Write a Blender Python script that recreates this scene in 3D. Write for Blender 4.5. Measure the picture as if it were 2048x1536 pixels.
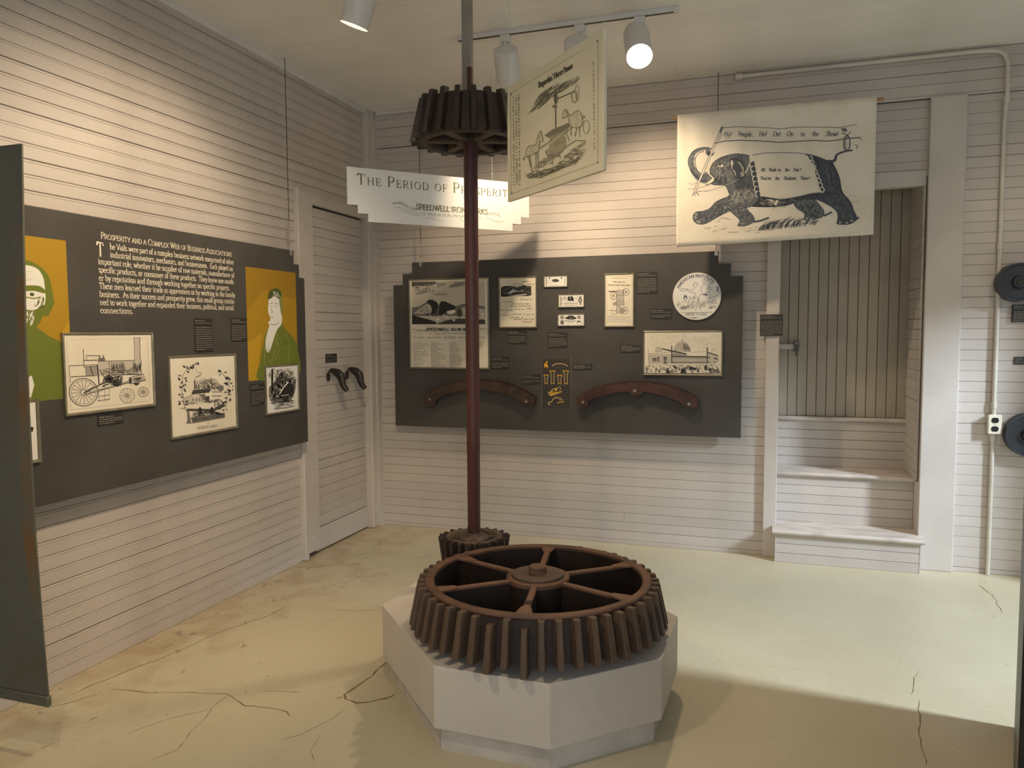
import bpy, bmesh, math, random
from mathutils import Vector, Matrix
random.seed(7)
for _o in list(bpy.data.objects):
    bpy.data.objects.remove(_o, do_unlink=True)
SC = bpy.context.scene
COL = SC.collection
R2 = math.radians

# ------------------------------------------------------------------ camera
FPX = 1516.66                      # focal length in pixels of the 2048 px wide frame
YAW, PITCH, ROLL = -0.31982, 0.067823, -0.0057825
CAM = Vector((2.863, -5.2647, 1.5))
_cy, _sy, _cp, _sp = math.cos(YAW), math.sin(YAW), math.cos(PITCH), math.sin(PITCH)
_f = Vector((_sy * _cp, _cy * _cp, -_sp)); _r = Vector((_cy, -_sy, 0)); _u = _r.cross(_f)
_c, _s = math.cos(ROLL), math.sin(ROLL)
RGT, UPV, FWD = _c * _r + _s * _u, -_s * _r + _c * _u, _f
cam_data = bpy.data.cameras.new('camera')
cam_data.sensor_width = 36; cam_data.lens = FPX / 2048 * 36; cam_data.clip_start = 0.05
cam = bpy.data.objects.new('camera', cam_data); COL.objects.link(cam)
M = Matrix.Identity(4)
for _i in range(3):
    M[_i][0], M[_i][1], M[_i][2], M[_i][3] = RGT[_i], UPV[_i], -FWD[_i], CAM[_i]
cam.matrix_world = M
SC.camera = cam

# ------------------------------------------------------------------ world, lights, exposure
SC.view_settings.view_transform = 'Standard'
SC.view_settings.look = 'None'
SC.view_settings.gamma = 1
SC.view_settings.use_curve_mapping = False
SC.view_settings.exposure = 0.32
w = bpy.data.worlds.new('world'); SC.world = w; w.use_nodes = True
w.node_tree.nodes['Background'].inputs[0].default_value = (0.75, 0.87, 1, 1)
w.node_tree.nodes['Background'].inputs[1].default_value = 0.5

def area_light(name, loc, target, sx, sy, power, color, spread=180):
    d = bpy.data.lights.new(name, 'AREA'); d.shape = 'RECTANGLE'; d.size = sx; d.size_y = sy
    d.energy = power; d.color = color; d.spread = R2(spread)
    o = bpy.data.objects.new(name, d); COL.objects.link(o); o.location = loc
    o.rotation_euler = (Vector(target) - Vector(loc)).to_track_quat('-Z', 'Y').to_euler()
    return o
def spot_light(name, loc, target, power, color, angle=70, blend=0.6, radius=0.04):
    d = bpy.data.lights.new(name, 'SPOT'); d.energy = power; d.color = color
    d.spot_size = R2(angle); d.spot_blend = blend; d.shadow_soft_size = radius
    o = bpy.data.objects.new(name, d); COL.objects.link(o); o.location = loc
    o.rotation_euler = (Vector(target) - Vector(loc)).to_track_quat('-Z', 'Y').to_euler()
    return o
WARM = (1.0, 0.78, 0.53)
DAY = (0.74, 0.86, 1.0)
# daylight: the sky seen through an open doorway in the right wall; then two added fill lamps
area_light('doorway_skylight', (7.6, -2.42, 3.3), (3.2, -1.1, 0.3), 0.45, 0.9, 340, DAY)
area_light('added_front_fill', (2.9, -7.42, 1.75), (2.2, -2.5, 1.9), 2.6, 1.5, 22, (0.86, 0.92, 1.0))  # added fill at an unseen front window, lifts plinth and ceiling
area_light('added_side_fill', (5.14, -5.4, 1.7), (1.0, -2.5, 1.0), 1.3, 1.4, 10, (0.86, 0.92, 1.0))  # added fill at an unseen side window, lifts the whole room

# ------------------------------------------------------------------ pixel to plane helpers (2048x1536 frame)
def ray(px, py):
    return FWD + RGT * ((px - 1024) / FPX) - UPV * ((py - 768) / FPX)
def at(px, py, axis, val):
    d = ray(px, py); return CAM + d * ((val - CAM[axis]) / d[axis])
def dep(px, py, d):
    return CAM + ray(px, py) * d
class Plane:
    """upright plane through O, local x to the viewer's right, local z up, local -y to the viewer"""
    def __init__(s, O, rz):
        s.O = Vector(O); s.rz = rz
        s.ex = Vector((math.cos(rz), math.sin(rz), 0)); s.en = Vector((math.sin(rz), -math.cos(rz), 0))
    def loc(s, px, py, out=0.0):
        d = ray(px, py); t = ((s.O + s.en * out - CAM).dot(s.en)) / d.dot(s.en)
        q = CAM + d * t - s.O
        return (q.dot(s.ex), q.z)

# ------------------------------------------------------------------ materials
def lin(h):
    h = h.lstrip('#'); o = []
    for i in (0, 2, 4):
        c = int(h[i:i + 2], 16) / 255
        o.append(c / 12.92 if c <= 0.04045 else ((c + 0.055) / 1.055) ** 2.4)
    return tuple(o) + (1,)
MATS = {}
def mat(name, col, rough=0.6, col2=None, scale=8, stretch=(1, 1, 1), bump=0.0, bscale=60, metal=0.0, rnd=0.0, detail=4, spec=0.5, emit=0, lo=0.4, hi=0.65):
    if name in MATS: return MATS[name]
    m = bpy.data.materials.new(name); m.use_nodes = True; MATS[name] = m
    nt = m.node_tree; N = nt.nodes; L = nt.links; b = N['Principled BSDF']
    b.inputs['Roughness'].default_value = rough; b.inputs['Metallic'].default_value = metal
    b.inputs['Specular IOR Level'].default_value = spec
    c1 = lin(col)
    b.inputs['Base Color'].default_value = c1
    tc = N.new('ShaderNodeTexCoord'); mp = N.new('ShaderNodeMapping'); mp.inputs['Scale'].default_value = stretch
    L.new(tc.outputs['Object'], mp.inputs['Vector'])
    out = None
    if col2:
        n = N.new('ShaderNodeTexNoise'); n.inputs['Scale'].default_value = scale; n.inputs['Detail'].default_value = detail
        L.new(mp.outputs[0], n.inputs['Vector'])
        r = N.new('ShaderNodeValToRGB'); r.color_ramp.elements[0].position = lo; r.color_ramp.elements[1].position = hi
        r.color_ramp.elements[0].color = c1; r.color_ramp.elements[1].color = lin(col2)
        L.new(n.outputs['Fac'], r.inputs[0]); out = r.outputs[0]
    if rnd:
        oi = N.new('ShaderNodeObjectInfo'); mr = N.new('ShaderNodeMapRange')
        mr.inputs['To Min'].default_value = 1 - rnd; mr.inputs['To Max'].default_value = 1 + rnd
        L.new(oi.outputs['Random'], mr.inputs['Value'])
        hs = N.new('ShaderNodeHueSaturation'); L.new(mr.outputs[0], hs.inputs['Value'])
        if out: L.new(out, hs.inputs['Color'])
        else: hs.inputs['Color'].default_value = c1
        out = hs.outputs[0]
    if out: L.new(out, b.inputs['Base Color'])
    if bump:
        n2 = N.new('ShaderNodeTexNoise'); n2.inputs['Scale'].default_value = bscale; n2.inputs['Detail'].default_value = 3
        L.new(mp.outputs[0], n2.inputs['Vector'])
        bp = N.new('ShaderNodeBump'); bp.inputs['Strength'].default_value = bump; bp.inputs['Distance'].default_value = 0.01
        L.new(n2.outputs['Fac'], bp.inputs['Height']); L.new(bp.outputs[0], b.inputs['Normal'])
    if emit:
        b.inputs['Emission Color'].default_value = c1; b.inputs['Emission Strength'].default_value = emit
    return m
WALL = mat('wall_paint', '#CAC1B8', 0.62, '#BFB6AD', 2.2, bump=0.08, bscale=45, rnd=0.03)
WALLX = mat('wall_paint_plain', '#CDC5BC', 0.62, '#C4BCB3', 2.5, bump=0.08, bscale=45)
GAP = mat('gap_dark', '#5A5148', 0.9)
CEIL = mat('ceiling_paint', '#F0EDE6', 0.6, '#E6E2D9', 1.5, bump=0.05, bscale=30, rnd=0.02)
WHITE = mat('trim_white', '#DEDCD8', 0.45, '#D2CFC9', 4)
PIPE = mat('pipe_paint', '#D8D2C4', 0.4, '#CCC5B6', 6)
PLINTH = mat('plinth_paint', '#D6CEC2', 0.55, '#CFC6BA', 3, bump=0.15, bscale=140)
KICK = mat('kick_paint', '#D2CBC0', 0.6, '#BDB5AA', 9, bump=0.15, bscale=120, lo=0.45, hi=0.75)
TREAD = mat('tread_paint', '#D4CAC0', 0.5, '#B9AEA3', 7, stretch=(1, 4, 1), bump=0.1, bscale=60)
PANEL = mat('panel_charcoal', '#45413D', 0.62, '#4D4A46', 3, bump=0.04, bscale=200)
PLATE = mat('caption_black', '#2C2927', 0.5, '#35312E', 10)
PAPER = mat('paper_cream', '#F0E7D2', 0.45, '#E8DDC4', 4)
PAPERW = mat('paper_white', '#F3F0E8', 0.45, '#EDE8DC', 4)
FRAME = mat('frame_pewter', '#9A937E', 0.38, '#847D69', 20, metal=0.5)
WOODSIDE_SHADE = mat('gear_wood_side_shade', '#35251C', 0.6, '#251914', 8, bump=0.3, bscale=50, detail=8)  # same gear wood, darkened to paint in the shade between the teeth
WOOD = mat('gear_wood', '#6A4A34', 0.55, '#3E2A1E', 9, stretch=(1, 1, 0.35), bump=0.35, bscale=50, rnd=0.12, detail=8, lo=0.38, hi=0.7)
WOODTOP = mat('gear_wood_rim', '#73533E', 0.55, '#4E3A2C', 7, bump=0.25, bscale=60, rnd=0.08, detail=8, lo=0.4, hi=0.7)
WOODIN_SHADE = mat('gear_wood_inside_shade', '#2E211A', 0.6, '#201712', 6, stretch=(1, 1, 0.3), bump=0.3, bscale=40, detail=8)  # same gear wood, darkened so the colour carries the shade inside
GREYW = mat('gear_wood_grey', '#604C3B', 0.6, '#3A2C23', 12, stretch=(1, 1, 0.4), bump=0.4, bscale=60, rnd=0.15, detail=8)
DARKG = mat('pinion_dark', '#3A2C24', 0.5, '#2A201B', 9, bump=0.3, bscale=50, rnd=0.1, detail=8)
PINTOP = mat('pinion_face', '#625042', 0.55, '#483B31', 10, bump=0.3, bscale=50, rnd=0.06)
SHAFT = mat('shaft_oxblood', '#552E27', 0.5, '#43241F', 12, stretch=(1, 1, 0.15), bump=0.15, bscale=60)
RACKD = mat('rack_dark_wood', '#4A3528', 0.55, '#35261E', 14, bump=0.3, bscale=70, rnd=0.05)
RACKR = mat('rack_red_wood', '#4E3026', 0.5, '#3A231C', 12, bump=0.25, bscale=70)
BOLT = mat('bolt_steel', '#B9B2A4', 0.35, metal=0.8)
STEEL = mat('wire_steel', '#6E6A64', 0.4, metal=0.8)
LINE = mat('nylon_line', '#CFCBC2', 0.4)
BLACKIRON = mat('black_wood', '#26221F', 0.42, '#33291F', 18, bump=0.3, bscale=60)
RUST = mat('rusty_steel', '#68685C', 0.5, '#62533E', 2.4, bump=0.12, bscale=40, metal=0.25, detail=8, lo=0.5, hi=0.8)
RUSTE = mat('rusty_edge', '#6E6C5E', 0.6, '#80603A', 5, bump=0.15, bscale=40, metal=0.2, detail=8)
BLACK = mat('case_black', '#141312', 0.4, '#1C1917', 5)
LAMPW = mat('lamp_white', '#D9D7D2', 0.35)
SLOT = mat('track_slot', '#1E1C1A', 0.5)
POSTG = mat('post_grey', '#8F8A7E', 0.55, '#837D71', 8)
BULB = mat('lamp_glow', '#FFE6B8', 0.4, emit=60)
BULBOFF = mat('lamp_lens', '#FFE6C0', 0.3, emit=4)
OUTLET = mat('outlet_cream', '#E9E2CE', 0.4)
PULLEY = mat('pulley_dark', '#2B2E33', 0.45, '#3A3D42', 6, bump=0.15, bscale=60)
CANVAS = mat('banner_canvas', '#EDE4D2', 0.8, '#E6DBC6', 6, bump=0.1, bscale=260)
DOWEL = mat('dowel_wood', '#B98D5F', 0.55, '#A87C50', 14)
BOARDC = mat('poster_board', '#E3DBBE', 0.5, '#DDD4B5', 5)
SIGNW = mat('sign_white', '#F7F5F0', 0.45)
DOOR_SHADE = mat('wall_paint_door_shade', '#ADA393', 0.6, '#A39888', 3, rnd=0.04, bump=0.08, bscale=40)  # wall paint made darker, putting the recess shadow into the planks

# ink: reads the colour printed on each face
INKM = bpy.data.materials.new('print_ink'); INKM.use_nodes = True
_n = INKM.node_tree; _a = _n.nodes.new('ShaderNodeVertexColor'); _a.layer_name = 'Col'
_n.links.new(_a.outputs['Color'], _n.nodes['Principled BSDF'].inputs['Base Color'])
_n.nodes['Principled BSDF'].inputs['Roughness'].default_value = 0.55

def floor_material():
    m = bpy.data.materials.new('painted_concrete'); m.use_nodes = True
    nt = m.node_tree; N = nt.nodes; L = nt.links; b = N['Principled BSDF']
    tc = N.new('ShaderNodeTexCoord')
    def noise(sc, det=5, dist=0.0):
        n = N.new('ShaderNodeTexNoise'); n.inputs['Scale'].default_value = sc; n.inputs['Detail'].default_value = det
        n.inputs['Distortion'].default_value = dist; L.new(tc.outputs['Object'], n.inputs['Vector']); return n
    def ramp(src, p0, p1, c0, c1):
        r = N.new('ShaderNodeValToRGB'); r.color_ramp.elements[0].position = p0; r.color_ramp.elements[1].position = p1
        r.color_ramp.elements[0].color = c0; r.color_ramp.elements[1].color = c1; L.new(src, r.inputs[0]); return r
    def mix(fac, a, c):
        x = N.new('ShaderNodeMix'); x.data_type = 'RGBA'; L.new(fac, x.inputs[0])
        if isinstance(a, tuple): x.inputs[6].default_value = a
        else: L.new(a, x.inputs[6])
        if isinstance(c, tuple): x.inputs[7].default_value = c
        else: L.new(c, x.inputs[7])
        return x.outputs[2]
    def mth(op, a, c):
        x = N.new('ShaderNodeMath'); x.operation = op
        for i, v in enumerate((a, c)):
            if isinstance(v, (int, float)): x.inputs[i].default_value = v
            else: L.new(v, x.inputs[i])
        return x.outputs[0]
    W0, W1 = (0, 0, 0, 1), (1, 1, 1, 1)
    base = ramp(noise(1.6, 6, 0.4).outputs['Fac'], 0.3, 0.7, lin('#CBC2A6'), lin('#C2B89A'))
    c = mix(ramp(noise(22, 4).outputs['Fac'], 0.62, 0.8, W0, W1).outputs[0], base.outputs[0], lin('#B5AA8A'))
    # bare worn concrete where the paint has gone, a strip along the left wall
    sx = N.new('ShaderNodeSeparateXYZ'); L.new(tc.outputs['Object'], sx.inputs[0])
    near = N.new('ShaderNodeMapRange'); near.inputs['From Min'].default_value = 0.0; near.inputs['From Max'].default_value = 1.0
    near.inputs['To Min'].default_value = 0.27; near.inputs['To Max'].default_value = -0.1
    L.new(sx.outputs['X'], near.inputs['Value'])
    wear = mth('ADD', noise(5.5, 10, 0.6).outputs['Fac'], near.outputs[0])
    c = mix(mth('MULTIPLY', ramp(wear, 0.60, 0.86, W0, W1).outputs[0], 0.75), c, lin('#AE9878'))
    chips = mth('ADD', noise(13, 3, 1.2).outputs['Fac'], mth('MULTIPLY', near.outputs[0], 0.35))
    c = mix(mth('MULTIPLY', ramp(chips, 0.72, 0.75, W0, W1).outputs[0], 0.7), c, lin('#8E7A66'))
    L.new(c, b.inputs['Base Color'])
    rr = N.new('ShaderNodeMapRange'); rr.inputs['To Min'].default_value = 0.28; rr.inputs['To Max'].default_value = 0.5
    L.new(noise(3, 5).outputs['Fac'], rr.inputs['Value']); L.new(rr.outputs[0], b.inputs['Roughness'])
    bp = N.new('ShaderNodeBump'); bp.inputs['Strength'].default_value = 0.12; bp.inputs['Distance'].default_value = 0.02
    L.new(noise(30, 5).outputs['Fac'], bp.inputs['Height']); L.new(bp.outputs[0], b.inputs['Normal'])
    return m
FLOOR = floor_material()
CRACK = mat('crack_dark', '#6E5C42', 0.9, '#9A8866', 30)

# ------------------------------------------------------------------ mesh helpers
def newobj(name, me, m, parent=None, smooth=False):
    o = bpy.data.objects.new(name, me); COL.objects.link(o)
    if m:
        me.materials.clear(); me.materials.append(m)
    if parent: o.parent = parent
    if smooth:
        for p in me.polygons: p.use_smooth = True
    return o
def mesh(name, vs, fs, m, parent=None, smooth=False):
    me = bpy.data.meshes.new(name); me.from_pydata([tuple(v) for v in vs], [], fs); me.validate(); me.update()
    bm = bmesh.new(); bm.from_mesh(me); bmesh.ops.recalc_face_normals(bm, faces=bm.faces); bm.to_mesh(me); bm.free()
    return newobj(name, me, m, parent, smooth)
class G:
    """collects shapes into one mesh"""
    def __init__(s): s.v = []; s.f = []
    def add(s, vs, fs):
        k = len(s.v); s.v += [Vector(v) for v in vs]; s.f += [tuple(i + k for i in f) for f in fs]; return s
    def box(s, x0, x1, y0, y1, z0, z1):
        return s.add([(x, y, z) for z in (z0, z1) for y in (y0, y1) for x in (x0, x1)],
                     [(0, 2, 3, 1), (4, 5, 7, 6), (0, 1, 5, 4), (2, 6, 7, 3), (0, 4, 6, 2), (1, 3, 7, 5)])
    def bbox(s, x0, x1, y0, y1, z0, z1, b=0.003):
        bm = bmesh.new(); bmesh.ops.create_cube(bm, size=1)
        for v in bm.verts:
            v.co = Vector(((x0 + x1) / 2 + v.co.x * (x1 - x0), (y0 + y1) / 2 + v.co.y * (y1 - y0), (z0 + z1) / 2 + v.co.z * (z1 - z0)))
        bmesh.ops.bevel(bm, geom=bm.edges[:], offset=b, segments=1, affect='EDGES')
        bm.verts.index_update()
        s.add([v.co.copy() for v in bm.verts], [[v.index for v in f.verts] for f in bm.faces]); bm.free(); return s
    def lathe(s, prof, n=32, c=(0, 0), closed=False):
        vs = []; fs = []
        for i in range(n):
            a = 2 * math.pi * i / n
            for r, z in prof: vs.append((c[0] + r * math.cos(a), c[1] + r * math.sin(a), z))
        k = len(prof); segs = k if closed else k - 1
        for i in range(n):
            j = (i + 1) % n
            for q in range(segs):
                q2 = (q + 1) % k; fs.append((i * k + q, j * k + q, j * k + q2, i * k + q2))
        if not closed:
            fs.append(tuple(i * k for i in range(n))[::-1]); fs.append(tuple(i * k + k - 1 for i in range(n)))
        return s.add(vs, fs)
    def tube(s, pts, r, n=10, caps=True):
        pts = [Vector(p) for p in pts]; rs = r if isinstance(r, (list, tuple)) else [r] * len(pts)
        vs = []; fs = []; up = None
        for i, p in enumerate(pts):
            t = (pts[min(i + 1, len(pts) - 1)] - pts[max(i - 1, 0)]).normalized()
            if up is None: up = Vector((0, 0, 1)) if abs(t.z) < 0.9 else Vector((1, 0, 0))
            a = t.cross(up).normalized(); b = a.cross(t).normalized(); up = b
            for q in range(n):
                an = 2 * math.pi * q / n; vs.append(p + (a * math.cos(an) + b * math.sin(an)) * rs[i])
        for i in range(len(pts) - 1):
            for q in range(n):
                q2 = (q + 1) % n; fs.append((i * n + q, i * n + q2, (i + 1) * n + q2, (i + 1) * n + q))
        if caps: fs.append(tuple(range(n))[::-1]); fs.append(tuple(range((len(pts) - 1) * n, len(pts) * n)))
        return s.add(vs, fs)
    def prism(s, pts, d0, d1, axis='y'):
        """outline (a,b) extruded; axis y: a=x b=z, axis x: a=y b=z, axis z: a=x b=y"""
        def P(a, b, d): return {'y': (a, d, b), 'x': (d, a, b), 'z': (a, b, d)}[axis]
        n = len(pts)
        return s.add([P(a, b, d0) for a, b in pts] + [P(a, b, d1) for a, b in pts],
                     [tuple(range(n)), tuple(range(2 * n - 1, n - 1, -1))] + [(i, (i + 1) % n, n + (i + 1) % n, n + i) for i in range(n)])
    def out(s, name, m, parent=None, smooth=False):
        return mesh(name, s.v, s.f, m, parent, smooth)
def autosmooth(o, ang=35):
    for p in o.data.polygons: p.use_smooth = True
    o.data.set_sharp_from_angle(angle=R2(ang)); return o
def tag(o, label, cat, group=None):
    o['label'] = label; o['category'] = cat
    if group: o['group'] = group
    return o
def struct(o, label=None):
    o['kind'] = 'structure'
    if label: o['label'] = label
    return o
def empty(name, loc, rz=0.0):
    o = bpy.data.objects.new(name, None); COL.objects.link(o); o.location = loc; o.rotation_euler = (0, 0, rz)
    o.empty_display_size = 0.1; return o
def thing(name, loc, rz, label, cat, group=None):
    return tag(empty(name, loc, rz), label, cat, group)
def arc(cx, cy, rx, ry, a0, a1, n=16):
    return [(cx + rx * math.cos(R2(a0 + (a1 - a0) * i / n)), cy + ry * math.sin(R2(a0 + (a1 - a0) * i / n))) for i in range(n + 1)]

def sm(pts, closed=True, n=4):
    """smooth curve through the points"""
    N_ = len(pts); o = []
    for i in range(N_ if closed else N_ - 1):
        g = (lambda j: pts[j % N_]) if closed else (lambda j: pts[min(max(j, 0), N_ - 1)])
        p0, p1, p2, p3 = g(i - 1), g(i), g(i + 1), g(i + 2)
        for q in range(n):
            u = q / n
            o.append(tuple(.5 * ((2 * b) + (c - a) * u + (2 * a - 5 * b + 4 * c - d) * u * u + (3 * b - a - 3 * c + d) * u ** 3) for a, b, c, d in zip(p0, p1, p2, p3)))
    if not closed: o.append(pts[-1])
    return o
# ------------------------------------------------------------------ serif lettering: skeleton strokes drawn with a broad nib
_P = "p .14 0 .14 1;p .14 1 .34 1;p .14 .46 .34 .46;a .34 .73 .21 .27 -90 90;s .14 0;s .14 1"
GL = {
'A': (.76, "p .06 0 .38 1;p .38 1 .70 0;p .18 .36 .58 .36;s .06 0;s .70 0"),
'B': (.66, "p .14 0 .14 1;p .14 1 .32 1;p .14 .53 .34 .53;p .14 0 .34 0;a .32 .765 .19 .235 -90 90;a .34 .265 .22 .265 -90 90;s .14 0;s .14 1"),
'C': (.72, "a .42 .5 .34 .5 48 312;p .65 .98 .65 .74"),
'D': (.78, "p .14 0 .14 1;p .14 1 .34 1;p .14 0 .34 0;a .34 .5 .36 .5 -90 90;s .14 0;s .14 1"),
'E': (.62, "p .14 0 .14 1;p .14 1 .52 1 .53 .82;p .14 .52 .42 .52;p .42 .62 .42 .42;p .14 0 .54 0 .56 .19;s .14 0;s .14 1"),
'F': (.58, "p .14 0 .14 1;p .14 1 .52 1 .53 .82;p .14 .5 .42 .5;p .42 .6 .42 .4;s .14 0;s .14 1"),
'G': (.78, "a .42 .5 .34 .5 48 300;p .65 .98 .65 .76;p .66 .04 .66 .42;s .66 .42"),
'H': (.82, "p .15 0 .15 1;p .66 0 .66 1;p .15 .52 .66 .52;s .15 0;s .15 1;s .66 0;s .66 1"),
'I': (.34, "p .17 0 .17 1;s .17 0;s .17 1"), 'J': (.4, "p .24 1 .24 .1 .18 -.12 .04 -.2;s .24 1"),
'K': (.74, "p .14 0 .14 1;p .14 .42 .58 1;p .3 .6 .66 0;s .14 0;s .14 1;s .58 1;s .66 0"),
'L': (.58, "p .14 0 .14 1;p .14 0 .5 0 .53 .2;s .14 0;s .14 1"),
'M': (.95, "p .13 0 .16 1;p .16 1 .47 .04;p .47 .04 .78 1;p .78 1 .82 0;s .13 0;s .15 1;s .79 1;s .82 0"),
'N': (.82, "p .15 0 .15 1;p .15 1 .67 0;p .67 0 .67 1;s .15 0;s .13 1;s .67 1"),
'O': (.82, "a .41 .5 .34 .5 0 360"), 'P': (.6, _P), 'Q': (.82, "a .41 .5 .34 .5 0 360;p .4 .06 .6 -.1 .85 -.2"),
'R': (.72, _P + ";p .34 .46 .64 0;s .66 0"),
'S': (.54, "a .28 .76 .19 .24 25 270;a .27 .26 .21 .26 90 -155;p .47 .98 .47 .78;p .07 .02 .07 .22"),
'T': (.68, "p .34 0 .34 1;p .05 .8 .07 1 .61 1 .63 .8;s .34 0"),
'U': (.8, "p .14 1 .14 .3;a .4 .3 .26 .3 180 360;p .66 .3 .66 1;s .14 1;s .66 1"),
'V': (.74, "p .06 1 .37 0;p .37 0 .68 1;s .06 1;s .68 1"),
'W': (1.02, "p .06 1 .32 0;p .32 0 .51 .95;p .51 .95 .72 0;p .72 0 .96 1;s .06 1;s .5 1;s .96 1"),
'X': (.74, "p .1 1 .66 0;p .08 0 .64 1;s .1 1;s .66 0;s .08 0;s .64 1"),
'Y': (.7, "p .06 1 .35 .48;p .35 .48 .64 1;p .35 .48 .35 0;s .06 1;s .64 1;s .35 0"),
'Z': (.64, "p .1 .84 .1 1 .54 1;p .54 1 .08 0;p .08 0 .56 0 .56 .18"),
'a': (.5, "a .21 .47 .15 .17 150 0;p .36 .47 .36 .1 .46 .0;a .22 .18 .15 .19 60 360"),
'b': (.56, "p .11 1 .11 .02;a .3 .32 .19 .32 -170 170;s .08 1"),
'c': (.46, "a .27 .32 .2 .32 45 315;d .4 .53"), 'd': (.57, "p .45 1 .45 0;a .26 .32 .19 .32 10 350;s .42 1;s .48 0"),
'e': (.49, "a .26 .32 .2 .32 0 315;p .07 .36 .46 .36"),
'f': (.34, "p .15 0 .15 .78;a .28 .78 .13 .22 180 40;p .03 .62 .31 .62;s .15 0"),
'g': (.52, "a .25 .42 .17 .22 0 360;a .26 -.12 .2 .15 0 360;p .2 .2 .1 .1 .22 .04;p .38 .56 .5 .62"),
'h': (.58, "p .12 0 .12 1;a .28 .38 .16 .26 180 0;p .44 .38 .44 0;s .12 0;s .09 1;s .44 0"),
'i': (.29, "p .15 0 .15 .62;d .15 .86;s .15 0;s .12 .62"), 'j': (.29, "p .16 .62 .16 -.14 .04 -.28;d .16 .86"),
'k': (.56, "p .12 0 .12 1;p .12 .28 .42 .62;p .24 .4 .48 0;s .12 0;s .09 1;s .42 .62;s .48 0"),
'l': (.28, "p .14 0 .14 1;s .14 0;s .11 1"),
'm': (.88, "p .12 0 .12 .62;a .27 .4 .15 .24 180 0;p .42 .4 .42 0;a .57 .4 .15 .24 180 0;p .72 .4 .72 0;s .12 0;s .09 .62;s .42 0;s .72 0"),
'n': (.59, "p .12 0 .12 .62;a .28 .4 .16 .24 180 0;p .44 .4 .44 0;s .12 0;s .09 .62;s .44 0"),
'o': (.54, "a .27 .32 .2 .33 0 360"), 'p': (.57, "p .12 -.3 .12 .62;a .31 .32 .19 .32 -170 170;s .12 -.3;s .09 .62"),
'q': (.57, "p .45 -.3 .45 .62;a .26 .32 .19 .32 10 350;s .45 -.3"),
'r': (.42, "p .12 0 .12 .62;a .28 .4 .16 .22 180 60;d .37 .55;s .12 0;s .09 .62"),
's': (.4, "a .21 .48 .13 .16 20 270;a .2 .16 .14 .16 90 -160"),
't': (.35, "p .15 .84 .15 .12;a .26 .13 .11 .13 180 300;p .03 .62 .3 .62"),
'u': (.59, "p .12 .62 .12 .24;a .28 .24 .16 .25 180 360;p .44 .62 .44 0;s .09 .62;s .41 .62;s .47 0"),
'v': (.52, "p .06 .62 .27 0;p .27 0 .47 .62;s .06 .62;s .47 .62"),
'w': (.76, "p .06 .62 .24 0;p .24 0 .39 .6;p .39 .6 .54 0;p .54 0 .71 .62;s .06 .62;s .39 .62;s .71 .62"),
'x': (.52, "p .08 .62 .45 0;p .06 0 .43 .62;s .08 .62;s .45 0;s .06 0;s .43 .62"),
'y': (.52, "p .06 .62 .27 .02;p .47 .62 .27 .02 .17 -.24 .06 -.28;s .06 .62;s .47 .62"),
'z': (.46, "p .08 .5 .08 .62 .38 .62;p .38 .62 .06 0;p .06 0 .4 0 .41 .13"),
'.': (.26, "d .13 .05"), ',': (.26, "d .13 .05;p .14 .04 .08 -.14"), "'": (.2, "p .1 1 .08 .76"), '!': (.3, "p .15 1 .15 .26;d .15 .05"),
'-': (.34, "p .05 .3 .28 .3"), '&': (.8, "a .34 .76 .16 .2 -60 240;a .32 .26 .24 .26 100 330;p .26 .6 .72 0;p .5 .12 .62 .4;s .62 .42"),
' ': (.27, ""),
}
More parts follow.
